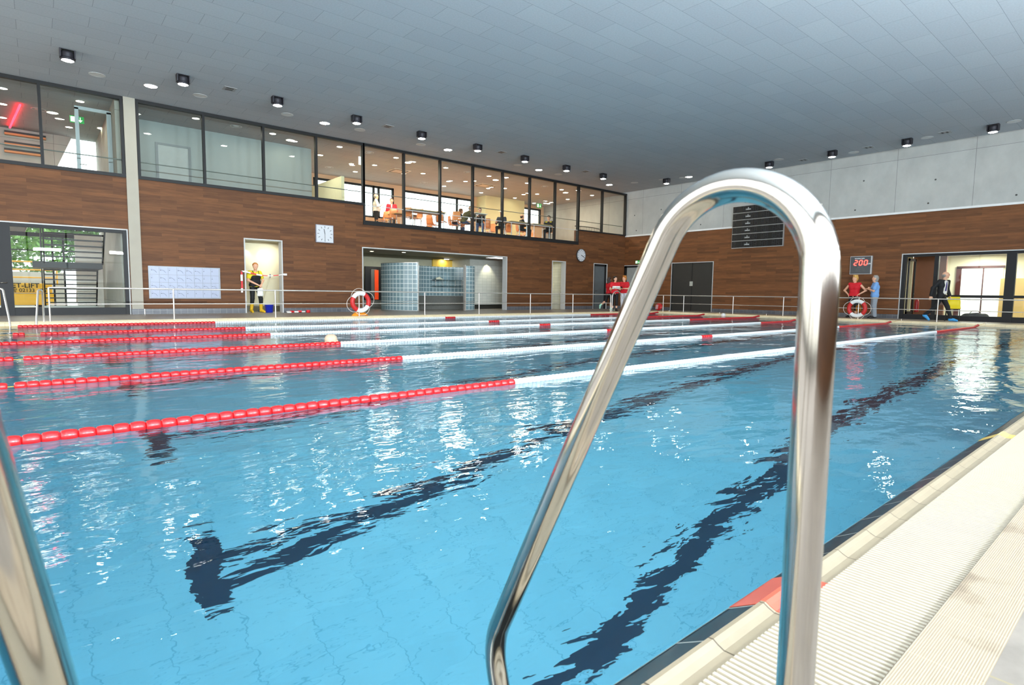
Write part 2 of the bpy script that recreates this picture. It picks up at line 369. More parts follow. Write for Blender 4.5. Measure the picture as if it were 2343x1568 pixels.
# ribbed tile material: fine lines along x
m_, n_, b_ = newmat('ribbed_beige_deck_tiles')
t_ = n_.nodes.new('ShaderNodeTexCoord'); wv = n_.nodes.new('ShaderNodeTexWave'); wv.wave_type = 'BANDS'; wv.bands_direction = 'Y'; wv.inputs['Scale'].default_value = 60; wv.inputs['Distortion'].default_value = 0
cr = n_.nodes.new('ShaderNodeValToRGB'); cr.color_ramp.elements[0].color = (*lin((158, 141, 118)), 1); cr.color_ramp.elements[1].color = (*lin((171, 155, 132)), 1); cr.color_ramp.elements[0].position = .35; cr.color_ramp.elements[1].position = .6
ns_ = n_.nodes.new('ShaderNodeTexNoise'); ns_.inputs['Scale'].default_value = 5; ns_.inputs['Detail'].default_value = 5
st_ = n_.nodes.new('ShaderNodeValToRGB'); st_.color_ramp.elements[0].position = .58; st_.color_ramp.elements[0].color = (1, 1, 1, 1); st_.color_ramp.elements[1].position = .68; st_.color_ramp.elements[1].color = (.62, .60, .58, 1)
mu_ = n_.nodes.new('ShaderNodeMix'); mu_.data_type = 'RGBA'; mu_.blend_type = 'MULTIPLY'; mu_.inputs['Factor'].default_value = 1
brk = n_.nodes.new('ShaderNodeTexBrick'); brk.offset = 0; brk.inputs['Scale'].default_value = 1; brk.inputs['Brick Width'].default_value = .255; brk.inputs['Row Height'].default_value = 3
brk.inputs['Mortar Size'].default_value = .002; brk.inputs['Color1'].default_value = brk.inputs['Color2'].default_value = (1, 1, 1, 1); brk.inputs['Mortar'].default_value = (1.25, 1.22, 1.15, 1)
mu2 = n_.nodes.new('ShaderNodeMix'); mu2.data_type = 'RGBA'; mu2.blend_type = 'MULTIPLY'; mu2.inputs['Factor'].default_value = 1
ad_ = n_.nodes.new('ShaderNodeVectorMath'); ad_.operation = 'ADD'; ad_.inputs[1].default_value = (.10, 1.2, 0)
k_ = n_.links
k_.new(t_.outputs['Object'], wv.inputs['Vector']); k_.new(wv.outputs['Fac'], cr.inputs[0]); k_.new(t_.outputs['Object'], ns_.inputs['Vector']); k_.new(ns_.outputs['Fac'], st_.inputs[0])
k_.new(cr.outputs[0], mu_.inputs['A']); k_.new(st_.outputs[0], mu_.inputs['B']); k_.new(t_.outputs['Object'], ad_.inputs[0]); k_.new(ad_.outputs[0], brk.inputs['Vector'])
k_.new(mu_.outputs['Result'], mu2.inputs['A']); k_.new(brk.outputs['Color'], mu2.inputs['B']); k_.new(mu2.outputs['Result'], b_.inputs['Base Color'])
b_.inputs['Roughness'].default_value = .5
bp_ = n_.nodes.new('ShaderNodeBump'); bp_.inputs['Distance'].default_value = .0006; k_.new(wv.outputs['Fac'], bp_.inputs['Height']); k_.new(bp_.outputs[0], b_.inputs['Normal'])
struct('trim_3', MB().box(EX0, GX1, gy1-.15, gy1-.004, -.08, ZD), MATS['ribbed_beige_deck_tiles'], 'ribbed beige tile strip between grating and grey deck')
# --- deck floors
struct('floor', MB().box(XL-.3, XE+.1, YN-.3, gy1-.15, -.3, ZD).box(XL-.3, PX0-.35, gy1-.15, YB+.35, -.3, ZD)
       .box(PX0-.35, XE+.1, PY1+.62, YB+.35, -.3, ZD).box(PX1+.62, XE+.1, gy1-.15, PY1+.62, -.3, ZD), DECK, 'brownish grey stone deck tiles round the pool')
struct('trim_4', MB().prism([(PY1, -.06), (PY1, .0), (PY1+.04, .055), (PY1+.1, .07), (PY1+.1, -.06)], 'x', PX0-.35, GX1).box(PX0-.35, PX1+.62, PY1+.1, PY1+.62, -.1, ZD), BEIGEF, 'beige rim and grating strip on the far side of the pool')
struct('trim_5', MB().prism([(PX1, -.06), (PX1, .0), (PX1+.04, .055), (PX1+.1, .07), (PX1+.1, -.06)], 'y', PY0-.08, PY1+.1).box(PX1+.1, PX1+.62, PY0-.58, PY1+.1, -.1, ZD), BEIGETY, 'beige rim and grating strip along the end of the pool')
struct('trim_6', MB().box(PX0-.35, PX0, PY0, PY1+.1, -.1, ZD), BEIGETY)
# --- ceiling
XC = 22.73
struct('ceiling', MB().box(XL-.3, XC, YN-.3, YB+.1, ZC, ZC+.35).box(XL-.3, XE, YB+.1, 24.7, ZC, ZC+.35), CEIL, 'grey fibre panel ceiling with staggered joints')
# roof-light slot over the end wall
struct('wall_slot', MB().box(XC-.1, XC, YN-.3, YB+.1, ZC+.35, 8.0), WHITEP)
# --- end wall (x = XE)
holes_e = [(16.2, 17.3, ZD, 2.6), (11.55, 14.0, ZD, 2.65), (-6.0, 3.18, ZD, 2.66)]
wall_with_holes('wall_end_lower', WOODY, 0, YN-.3, YB, ZD+.17, 4.30, holes_e, XE, XE+WT, 'x')
struct('wall_end_upper', MB().box(XE, XE+WT, YN-.3, 24.7, 4.33, 8.4).box(XE, XE+WT, YB+.3, 24.7, -.1, 4.33), CONCY, 'pale cast concrete wall above the wood cladding')
struct('trim_7', MB().box(XE-.03, XE+.05, YN-.3, YB, 4.29, 4.37), M('white_ledge_trim', (222, 222, 220), .4))
bs = MB()
for a, b in ((YN, -6.0), (3.18, 11.55), (14.0, 16.2)): bs.box(XE-.012, XE+.1, a, b, ZD, ZD+.17)
struct('baseboard_end', bs, BASETY)
ti = MB(); rnd = random.Random(3)
for j, y in enumerate([16.75, 14.9, 12.4, 9.9, 7.4, 4.9, 2.4, -.1]):
    for z in (4.62, 5.5+.15*(j % 3)):
        yy = y-.35+rnd.random()*.5
        ti.lathe([(.0, -.006), (.032, -.006), (.032, -.001)], (XE, yy, z), 10, 'x')
ti.build('tie_holes', M('tie_hole_dark', (70, 70, 68), .9), bpy.data.objects['wall_end_upper'])
# --- long gallery wall (y = YB)
holes_g = [(-9.4, -1.42, ZD, 2.72), (2.06, 3.32, ZD, 2.70), (6.53, 14.07, ZD, 2.66), (17.2, 18.15, ZD, 2.61), (20.45, 21.55, ZD, 2.62), (6.58, 19.1, 3.6, 4.45)]
wall_with_holes('wall_gallery', WOODX, 0, XL, XE, ZD+.17, 4.38, holes_g, YB, YB+WT, 'y')
bs = MB()
for a, b in ((XL, -9.4), (-1.0, 2.06), (3.32, 6.53), (14.07, 17.2), (18.15, 20.45), (21.55, XE)): bs.box(a, b, YB-.012, YB+.1, ZD, ZD+.17)
struct('baseboard_gallery', bs, BASET)
struct('trim_8', MB().box(XL, XE, YB-.012, YB+.02, 4.36, 4.385), TRIMW)
op = MB()
def frame_y(mb, x0, x1, z0, z1, t=.035, d0=-.02, d1=.305, bottom=False):
    mb.box(x0-t, x0+.006, YB+d0, YB+d1, z0, z1+t); mb.box(x1-.006, x1+t, YB+d0, YB+d1, z0, z1+t); mb.box(x0, x1, YB+d0, YB+d1, z1-.006, z1+t)
    if bottom: mb.box(x0-t, x1+t, YB+d0, YB+d1, z0-t, z0)
for h in holes_g[:5]: frame_y(op, h[0], h[1], h[2], h[3])
struct('trim_9', op, TRIMW, 'thin light metal edging round the openings of the gallery wall')
op = MB()
for h in holes_e:
    op.box(XE-.02, XE+.12, h[0]-.035, h[0], h[2], h[3]+.035).box(XE-.02, XE+.12, h[1], min(h[1]+.035, YB), h[2], h[3]+.035).box(XE-.02, XE+.12, h[0], h[1], h[3], h[3]+.035)
struct('trim_10', op, TRIMW, 'thin light metal edging round the openings of the end wall')
# concrete column
col = struct('wall_column', MB().box(-1.36, -1.05, YB-.06, YB+.35, ZD+.17, ZC), M('column_concrete', (168, 162, 148), .8, var=.04, scale=3), 'slim pale concrete column at the left between glazed bays')
MB().box(-1.37, -1.04, YB-.07, YB+.36, ZD, ZD+.17).build('tile_base', BASET, col)
# --- gallery glazing
def glazing(name, x0, x1, z0, z1, muls, bot=.1, top=.1, handrail=None, mw=.075):
    fr = MB(); fr.box(x0, x1, YB-.04, YB+.1, z0-bot, z0).box(x0, x1, YB-.04, YB+.1, z1-top, z1)
    for m in muls: fr.box(m-mw/2, m+mw/2, YB-.045, YB+.11, z0, z1)
    o = struct(name, fr, DARKF)
    for i in range(len(muls)-1):
        MB().box(muls[i]+mw/2, muls[i+1]-mw/2, YB+.02, YB+.03, z0, z1-top).build('glass_pane', GLASS, o)
    if handrail: MB().tube([(muls[0], YB+.22, handrail), (muls[-1], YB+.22, handrail)], .016, 8).build('handrail', M('gallery_rail_grey', (110, 114, 108), .4, .5), o)
    return o
glazing('window_1', -9.5, -1.36, 4.45, ZC, [-9.4, -7.35, -5.35, -3.36, -1.41], handrail=4.92)
glazing('window_2', -1.05, 6.62, 4.45, ZC, [-1.0, .86, 2.77, 4.68, 6.58], handrail=4.92)
glazing('window_3', 6.55, 19.12, 3.76, ZC, [6.6, 8.42, 10.22, 12.01, 13.78, 15.54, 17.31, 19.07], bot=.17, handrail=4.92)
glazing('window_4', 19.05, XE, 4.42, ZC-.0, [19.1, 21.03, 23.08], bot=.07, handrail=4.92)
# --- lobby glazing at the lower left
fr = MB().box(-9.4, -1.42, YB-.02, YB+.1, ZD, ZD+.22).box(-9.4, -1.42, YB-.02, YB+.1, 2.62, 2.72)
for x0, x1 in ((-4.46, -4.17), (-1.52, -1.42), (-6.0, -5.85)): fr.box(x0, x1, YB-.04, YB+.12, ZD, 2.72)
wl = struct('window_5', fr, DARKF, 'dark framed lobby glazing at the far left of the deck')
for a, b in ((-4.17, -1.52), (-5.85, -4.46), (-9.4, -6.0)): MB().box(a, b, YB+.03, YB+.04, ZD+.22, 2.62).build('glass_pane', GLASS, wl)
MB().tube([(-4.52, YB-.12, 1.02), (-4.3, YB-.12, 1.02), (-4.3, YB-.03, 1.02)], .013, 8).build('door_handle', STEEL, wl)
# --- near long wall and left wall: glazed facades behind and beside the camera
struct('wall_near_solid', MB().box(9, XE, YN-.3, YN-.01, -.1, ZC).box(XL, 9, YN-.3, YN-.01, -.1, 1.2), WOODX)
fr = MB().box(XL, 9, YN-.3, YN, 1.2, 1.3).box(XL, 9, YN-.3, YN, 6.3, ZC)
x = XL
while x < 9: fr.box(x-.04, x+.04, YN-.15, YN-.02, 1.3, 6.3); x += 2.0
fr.box(XL, 9, YN-.13, YN-.05, 2.6, 2.68)
struct('wall_near', fr, DARKF, 'tall glazed facade on the near side')
for x in UPX:  # housings for the added ceiling lamps, out of view
    u = empty('added_uplighter', (x, YN, 3.1), 'lamp added out of view on the near facade to brighten the ceiling, %s along it' % ['first', 'second', 'third', 'fourth', 'fifth', 'sixth', 'seventh', 'eighth'][UPX.index(x)], 'lamp', 'added uplighters on the near facade')
    MB().box(x-.75, x+.75, YN+.3, YN+.6, 3.1, 3.14).box(x-.75, x-.72, YN+.3, YN+.6, 3.14, 3.26).box(x+.72, x+.75, YN+.3, YN+.6, 3.14, 3.26).box(x-.75, x+.75, YN+.3, YN+.32, 3.14, 3.26).box(x-.75, x+.75, YN+.58, YN+.6, 3.14, 3.22).build('lamp_housing', DARKF, u)
    MB().box(x-.04, x+.04, YN-.02, YN+.3, 3.1, 3.16).build('bracket', DARKF, u)
fr = MB().box(XL-.3, XL, YN, YB, -.1, .35).box(XL-.3, XL, YN, YB, 6.3, ZC)
y = YN
while y < YB: fr.box(XL-.15, XL-.02, y-.04, y+.04, .35, 6.3); y += 2.0
struct('wall_left', fr, DARKF, 'tall glazed facade at the left end')
# ============================================================ ROOMS BEHIND THE LONG WALL
YR = 24.4
GR = M('grass_and_paving_outside', (196, 196, 186), .9, var=.05, scale=1)
struct('floor_outside', MB().box(-40, 50, YR+.3, 70, -.3, .02).box(-40, 50, -50, YN-.3, -.3, .02).box(-50, XL-.3, -50, 70, -.3, .019), GR)
struct('floor_lobby', MB().box(-9.6, 6.4, YB+.35, YR+.3, -.3, ZD), M('lobby_grey_floor', (196, 194, 188), .25))
struct('floor_shower', MB().box(6.4, XE, YB+.35, YR, -.3, ZD), DECK)
# gallery slab
struct('floor_gallery', MB().box(-1.4, 19.1, YB+.3, YR, 3.35, FG).box(19.1, XE, YB+.3, YR, 3.35, FG), WFLOOR, 'light wood gallery floor')
# rear walls of gallery with windows
zt, zs = 6.6, 5.0
def rear(name, holes, x0, x1, mat, y=YR, z0=FG, z1=ZC):
    return wall_with_holes(name, mat, 0, x0, x1, z0, z1, holes, y, y+.25, 'y')
WR = [(7.25, 11.75, 4.9, zt), (12.4, 17.15, FG+.05, zt), (21.2, 22.85, 5.5, zt)]
rear('wall_gallery_rear', WR, 5.2, XE, WARM)
for i, (a, b, c, d) in enumerate(WR):
    f = MB().box(a, b, YR-.02, YR+.1, d-.1, d).box(a, b, YR-.02, YR+.1, c, c+.08).box(a, a+.07, YR-.02, YR+.1, c, d).box(b-.1, b, YR-.02, YR+.1, c, d)
    ms = {0: (10.55, 10.85), 1: (16.0,), 2: ()}[i]
    for m in ms: f.box(m-.05, m+.05, YR-.02, YR+.1, c, d)
    o = struct('window_%d' % (6+i), f, DARKF)
    MB().box(a+.07, b-.1, YR+.03, YR+.04, c+.08, d-.1).build('glass_pane', GLASS, o)
struct('wall_gallery_pillar', MB().box(17.45, 20.6, 23.5, YR+.05, FG, ZC), M('pale_yellow_wall', (226, 214, 166), .8, var=.02))
struct('wall_gallery_partition', MB().box(-1.5, 5.4, 19.7, 19.85, FG, ZC), GREYP, 'pale grey partition behind the left gallery glass')
dr = MB().box(-.2, -.12, 19.66, 19.7, FG, 6.1).box(.83, .91, 19.66, 19.7, FG, 6.1).box(-.12, .83, 19.66, 19.7, 6.03, 6.1)
struct('door_1', dr, M('grey_door_frame', (128, 132, 134), .5)); MB().box(-.12, .83, 19.68, 19.7, FG, 6.03).build('door_leaf', M('door_grey', (170, 174, 172), .6), bpy.data.objects['door_1'])
struct('wall_low_partition', MB().box(7.0, 7.14, 20.4, YR, FG, 6.03), M('pale_green_partition', (204, 208, 176), .7), 'pale green low partition in the gallery')
# section A, two storeys, left of the column
struct('wall_stair_side', MB().box(-1.55, -1.42, YB+.3, YR+.3, -.1, ZC), concrete('stair_concrete', (178, 174, 164), 'yz', 2.5, 3.0, 0, -.45), 'cast concrete wall beside the black stair')
struct('wall_stair_far', MB().box(-9.9, -9.7, YB+.3, YR+.3, -.1, ZC), M('lobby_left_wall', (170, 170, 164), .8))
# rear facade of A: upper part with slanted bright opening, lower part glazed
up = MB()
up.prism([(-9.7, 3.0), (-3.9, 3.0), (-2.35, 6.75), (-2.35, ZC), (-9.7, ZC)], 'y', YR, YR+.25)
struct('wall_stair_rear', up, concrete('stair_rear_concrete', (188, 186, 178), 'xz', 2.5, 3.0, .4, -.45))
lf = MB().box(-9.7, -1.5, YR, YR+.12, .0, .12).box(-9.7, -1.5, YR, YR+.12, 2.85, 3.0)
for x in (-4.9, -3.12, -2.78): lf.box(x-.03, x+.03, YR, YR+.12, .1, 2.9)
lf.box(-4.9, -3.1, YR+.02, YR+.06, 2.3, 2.34)
ow = struct('window_9', lf, DARKF)
MB().box(-9.7, -2.45, YR+.05, YR+.06, .1, 2.85).build('glass_pane', GLASS, ow)
struct('wall_lobby_rear', MB().box(-2.42, -1.55, YR-.05, YR+.1, 0, 3.0), M('white_lobby_panel', (224, 222, 216), .6))
# worker's recess
struct('wall_recess_rear', MB().box(1.2, 5.2, 18.55, 18.7, .3, 2.75), CREAM, 'cream wall at the back of the worker recess')
struct('baseboard_recess', MB().box(1.2, 5.2, 18.53, 18.7, ZD, .3), M('olive_base_tile', (104, 98, 78), .4))
struct('wall_recess_sides', MB().box(1.1, 1.2, YB+.3, 18.7, ZD, 2.75).box(5.2, 5.3, YB+.3, 18.7, ZD, 2.75), CREAM)
struct('ceiling_recess', MB().box(1.1, 5.3, YB+.3, 18.7, 2.75, 2.85), WHITEP)
# shower room
struct('ceiling_shower', MB().box(6.3, 14.3, YB+.3, 22.0, 2.72, 2.8), M('shower_ceiling', (150, 150, 140), .8))
struct('wall_shower_rear', MB().box(6.3, 12.85, 21.0, 21.2, ZD, 2.72), OLIVE)
struct('wall_shower_left', MB().box(6.2, 6.35, YB+.3, 21.2, ZD, 2.72), OLIVE)
sr = MB().box(13.5, 16.2, 19.3, 19.45, .3, 2.3)
struct('wall_shower_right', sr, WTILE, 'white tiled wall lit by a spot at the right of the shower bay')
struct('wall_shower_right_upper', MB().box(13.5, 16.2, 19.3, 19.45, 2.3, 2.72).box(13.3, 13.5, 19.3, 21.2, ZD, 2.72), M('grey_upper_plaster', (176, 176, 166), .8))
struct('baseboard_shower', MB().box(13.5, 16.2, 19.28, 19.45, ZD, .3), M('dark_base_tile', (56, 56, 52), .3))
struct('wall_shower_partition', MB().box(15.9, 16.1, YB+.3, 19.4, ZD, 2.75), WTILEY)
struct('wall_niche', MB().box(12.1, 13.3, 20.9, 21.0, 1.9, 2.62), M('amber_niche_tile', (200, 168, 72), .5), 'amber tiled niche wall under a small light')
# narrow passage
struct('wall_passage', MB().box(17.0, 17.3, 18.3, 18.4, .2, 2.75).box(18.35, 18.5, YB+.3, 20, ZD, 2.75), WTILEY)
struct('wall_passage_rear', MB().box(17.0, 18.5, 19.6, 19.7, ZD, 2.75), M('olive_passage_tile', (158, 150, 112), .6)); struct('wall_passage_left', MB().box(16.95, 17.1, YB+.3, 19.7, ZD, 2.75), M('cream_passage', (206, 196, 148), .7))
struct('ceiling_passage', MB().box(16.2, XE, YB+.3, 19.7, 2.75, 2.85), WHITEP)
# door in the long wall at the far right
d = MB().box(20.45, 20.55, YB+.02, YB+.12, ZD, 2.62).box(21.4, 21.55, YB+.02, YB+.12, ZD, 2.62).box(20.45, 21.55, YB+.02, YB+.12, 2.5, 2.62)
o = struct('door_2', d, DARKF, 'dark grey framed door near the corner of the long wall'); MB().box(20.55, 21.4, YB+.05, YB+.1, ZD, 2.5).build('door_leaf', M('door_blue_grey', (92, 98, 100), .4), o)
MB().tube([(20.62, YB-.02, 1.1), (20.8, YB-.02, 1.1)], .012, 8).build('door_handle', STEEL, o)
# corner door in the end wall
d = MB().box(XE+.02, XE+.12, 17.14, 17.3, ZD, 2.6).box(XE+.02, XE+.12, 16.2, 16.3, ZD, 2.6).box(XE+.02, XE+.12, 16.2, 17.3, 2.5, 2.6)
o = struct('door_3', d, BLACK, 'pale grey door in a black frame at the corner of the end wall'); MB().box(XE+.04, XE+.1, 16.3, 17.14, ZD, 2.5).build('door_leaf', M('door_pale_grey', (150, 152, 148), .5), o)
# big dark double door
o = struct('door_4', MB().box(XE+.05, XE+.12, 11.55, 14.0, ZD, 2.65), M('dark_bronze_door', (52, 51, 48), .35), 'large dark double door in the end wall')
MB().box(XE+.035, XE+.05, 12.76, 12.79, ZD, 2.65).build('centre_joint', BLACK, o)
MB().box(XE+.03, XE+.05, 12.72, 12.9, 1.42, 1.66).build('notice', M('notice_paper', (170, 170, 160), .8, var=.3, scale=30), o)
# --- glazed office behind the end wall
f = MB().box(XE+.02, XE+.14, -6, 3.18, 2.56, 2.66).box(XE+.02, XE+.14, -6, 3.18, ZD, ZD+.2)
for a, b in ((3.05, 3.18), (1.98, 2.12), (-.3, -.02), (-3.2, -3.0)): f.box(XE, XE+.16, a, b, ZD, 2.6)
f.box(XE+.02, XE+.14, -6, 1.98, .96, 1.06)
o = struct('window_10', f, DARKF, 'dark framed office glazing in the end wall at the far right')
MB().box(XE+.06, XE+.07, -.02, 1.98, ZD+.2, 2.56).build('glass_pane', GLASS, o); MB().box(XE+.06, XE+.07, -3, -.3, ZD+.2, 2.56).build('glass_pane', GLASS, o)
d = MB()   # open door leaf swung inward
d.box(XE+.15, XE+1.05, 2.98, 3.03, ZD+.05, ZD+.3).box(XE+.15, XE+1.05, 2.98, 3.03, 2.42, 2.52).box(XE+.15, XE+.25, 2.98, 3.03, ZD+.05, 2.52).box(XE+.95, XE+1.05, 2.98, 3.03, ZD+.05, 2.52)
o = struct('door_5', d, DARKF, 'open glazed door leaf of the office'); MB().box(XE+.25, XE+.95, 3.0, 3.01, ZD+.3, 2.42).build('glass_pane', GLASS, o)
MB().tube([(XE+.95, 2.93, 1.1), (XE+.82, 2.93, 1.1)], .012, 8).build('door_handle', STEEL, o)
OC = M('office_cream_wall', (222, 216, 184), .8, var=.02)
struct('wall_office', MB().box(26.6, 26.75, -6, 5, ZD, 2.75).box(XE+.3, 24.9, 3.3, 3.4, ZD, 2.75).box(XE+.3, 26.7, -6.1, -6, ZD, 2.75), OC)
struct('wall_office_brown', MB().box(25.0, 25.15, 2.15, 3.3, ZD, 2.75), M('brown_office_wall', (120, 74, 48), .6))
struct('floor_office', MB().box(XE+.1, 26.75, -6, 3.4, -.2, ZD), M('office_floor', (150, 146, 130), .3))
struct('ceiling_office', MB().box(XE+.1, 26.75, -6, 3.4, 2.75, 2.85), WHITEP)
# ============================================================ POOL FURNITURE
def arc(c, r, a0, a1, n, plane='yz', x=0):
    """points of an arc in the y-z plane"""
    return [Vector((x, c[0]+r*math.cos(R(a0+(a1-a0)*i/n)), c[1]+r*math.sin(R(a0+(a1-a0)*i/n)))) for i in range(n+1)]
def fillet(pts, rads, n=10):
    """round the corners of a polyline"""
    out = [Vector(pts[0])]
    for i in range(1, len(pts)-1):
        p, a, b = Vector(pts[i]), Vector(pts[i-1]), Vector(pts[i+1]); r = rads[i-1]
        u, v = (a-p).normalized(), (b-p).normalized(); th = u.angle(v); d = r/math.tan(th/2)
        p0, p1 = p+u*d, p+v*d; c = p+(u+v).normalized()*(r/math.sin(th/2))
        for k in range(n+1):
            t = k/n; q = (p0-c)*(1-t)+(p1-c)*t
            # slerp
            ang = (p0-c).angle(p1-c); s = math.sin(ang) or 1
            q = (p0-c)*(math.sin((1-t)*ang)/s)+(p1-c)*(math.sin(t*ang)/s)
            out.append(c+q)
    out.append(Vector(pts[-1])); return out
# near ladder: right rail in the plane x = LXR
LXR = -2.985
P_slA = at(1457, 700, 'x', LXR); P_slB = at(1195, 1310, 'x', LXR)
sl = (P_slB-P_slA).normalized()
yleg = at(1847, 1100, 'x', LXR).y
# apex where slanted line meets the top; loop of radius ~.11
def rail_profile(x, yleg, A, B, top_r=.125, low=.17):
    s = (B-A).normalized()
    ztop = 1.30
    # slanted line up to apex
    ap = A - s*((ztop-A.z)/-s.z)
    # bottom bend
    bl = A + s*((low-A.z)/s.z)
    end = Vector((x, bl.y-.10, -1.1))
    return [Vector((x, yleg, ZD)), Vector((x, yleg, ztop)), Vector((x, ap.y, ztop)), bl, end]
lad = empty('pool_ladder', (LXR, yleg, ZD), 'polished steel pool ladder with looped handrails, close to the viewer', 'ladder')
def rail(x, shift=0, lean=0., yshift=0.):
    A = Vector((x, P_slA.y, P_slA.z)); s = Vector((0, sl.y, sl.z)).normalized()
    low = .19
    bl = A + s*((low-A.z)/s.z)
    # loop: vertical leg, half-round top, slanted run, bend, lower run
    # centre of the loop: tangent to leg (y = yleg) and to slanted line
    r = LOOPR
    nrm = Vector((0, -s.z, s.y))            # towards the leg side
    if nrm.y > 0: nrm = -nrm
    # centre c: y = yleg + r ; distance to slanted line = r
    cy = yleg+r
    # point on line: A + s t ; (c-A).nrm = r -> solve cz
    cz = A.z + (r-(cy-A.y)*nrm.y)/nrm.z
    c = Vector((x, cy, cz)); a1 = math.degrees(math.atan2(-nrm.z, -nrm.y))
    pts = [Vector((x, yleg, ZD-.02)), Vector((x, yleg, cz*.5))]
    pts += [Vector((x, cy+r*math.cos(R(180-(180-a1)*i/28)), cz+r*math.sin(R(180-(180-a1)*i/28)))) for i in range(29)]
    tail = fillet([pts[-1], bl, Vector((x, PY0+.026, bl.z-.17)), Vector((x, PY0+.026, -1.2))], [.15, .12], 12)
    pts += [pts[-1].lerp(bl, t) for t in (.25, .5)] + tail[1:]
    out = []
    for p in pts:
        q = p.copy()
        if lean and p.y > yleg+.03: q.x -= lean*max(0, p.z-.3)
        out.append(q)
    return out
LOOPR = .1115
R1 = rail(LXR); XL2 = LXR-.68
# left rail: same bend, splayed outward above the rim
La, Lb = at(-70, 1030, 'y', -3.75), at(107, 1568, 'y', -3.66)
ld = (La-Lb).normalized()
R2 = fillet([Vector((La.x-.30, yleg, ZD-.02)), Vector((La.x-.34, yleg, 1.28)), Vector((La.x-.40, -3.88, 1.28)), Lb+ld*.5, Lb-ld*.36, Vector((Lb.x+.09, PY0+.02, -1.2))], [.1, .1, .3, .14], 10)
MB().tube(R1, .0212, 32).build('handrail', STEEL, lad)
MB().tube(R2, .0212, 32).build('handrail', STEEL, lad)
for x in (LXR, La.x-.30): MB().lathe([(.0, .014), (.04, .014), (.046, .006), (.046, 0)], (x, yleg, ZD-.012), 24).build('floor_flange', STEEL, lad)
for k in range(4): MB().box(Lb.x+.09, LXR, PY0+.0+.03, PY0+.12, -.25-k*.28, -.22-k*.28).build('step', STEEL, lad)
# far ladders, same kind, facing the other way
def far_ladder(name, xs, y, label, dirn=-1):
    t = empty(name, (xs[0], y, ZD), label, 'ladder')
    for x in xs:
        pts = [Vector((x, y, ZD)), Vector((x, y, .55))]
        r = .10; cz = .82
        pts += [Vector((x, y+dirn*r-dirn*r*math.cos(R(180*i/16)), cz+r*math.sin(R(180*i/16)))) for i in range(15)]
        pts += fillet([pts[-1], Vector((x, y+dirn*.45, .2)), Vector((x, y+dirn*.40, -.9))], [.12], 8)[1:]
        MB().tube(pts, .021, 12).build('handrail', STEELM, t)
    return t
def far_ladder_x(name, y, x, label):
    """rails splayed along the wall as the photo shows them: loop in the x-z plane"""
# left far ladder pair: legs on the deck, slanted sides running down to the water
def ladder_pair(name, legs, label):
    t = empty(name, (legs[0][0], 13.3, ZD), label, 'ladder')
    for (xl, xs, y) in legs:
        cz = .80; r = abs(xs-xl)*.30; sg = 1 if xs > xl else -1
        c = xl+sg*r
        pts = [Vector((xl, y, ZD-.02)), Vector((xl, y, cz))]
        pts += [Vector((c-sg*r*math.cos(R(a)), y-.0006*a, cz+r*math.sin(R(a)))) for a in range(15, 166, 15)]
        pts += [Vector((xs, y-.35, .16)), Vector((xs+sg*.01, y-.42, -.02)), Vector((xs, y-.42, -.7))]
        MB().tube(pts, .021, 12).build('handrail', STEELM, t)
    return t
xq = [at(p, 737, 'y', 13.3).x for p in (-3, 23, 84, 101)]
far1 = ladder_pair('pool_ladder', [(xq[0], xq[1], 13.3), (xq[3], xq[2], 13.3)], 'far steel ladder at the left end of the opposite pool edge')
x1, x2 = at(1400, 712, 'y', 13.3).x, at(1428, 712, 'y', 13.3).x
far2 = ladder_pair('pool_ladder', [(x1, x2, 13.3), (x1+1.25, x2+1.35, 13.3)], 'far steel ladder beside the end of the long railing, by the women in red')
# ------------------------------------------------------------ railings
def railing(name, P, ends, label, axis='x', zt=.90, zm=.50):
    t = empty(name, P[0], label, 'railing')
    for p in P: MB().tube([(p[0], p[1], ZD-.02), (p[0], p[1], zt)], .019, 12).build('post', STEELM, t)
    e0, e1 = ends
    MB().tube([e0+Vector((0, 0, zt)), e1+Vector((0, 0, zt))], .019, 12).build('top_rail', STEELM, t)
    MB().tube([e0+Vector((0, 0, zm)), e1+Vector((0, 0, zm))], .013, 10).build('mid_rail', STEELM, t)
    for p in P: MB().lathe([(0, .012), (.045, .012), (.05, 0)], (p[0], p[1], ZD-.01), 14).build('post_flange', STEELM, t)
    return t
YR_ = 13.36
px = [at(p, 730, 'y', YR_).x for p in (115, 399, 631, 822, 972, 1096, 1213, 1310, 1396)]
railing('railing', [(x, YR_, 0) for x in px], (Vector((px[0], YR_, 0)), Vector((px[-1], YR_, 0))), 'long two-rail steel railing along the far side of the pool')
XR_ = 21.0
py = [at(p, 725, 'x', XR_).y for p in (1563, 1676, 1791, 1963, 2144)]
py = py + [py[-1]-2.6, py[-1]-5.2]
railing('railing', [(XR_, y, 0) for y in [py[0]+1.2]+py], (Vector((XR_, py[0]+1.9, 0)), Vector((XR_, py[-1], 0))), 'two-rail steel railing along the end of the pool before the end wall')
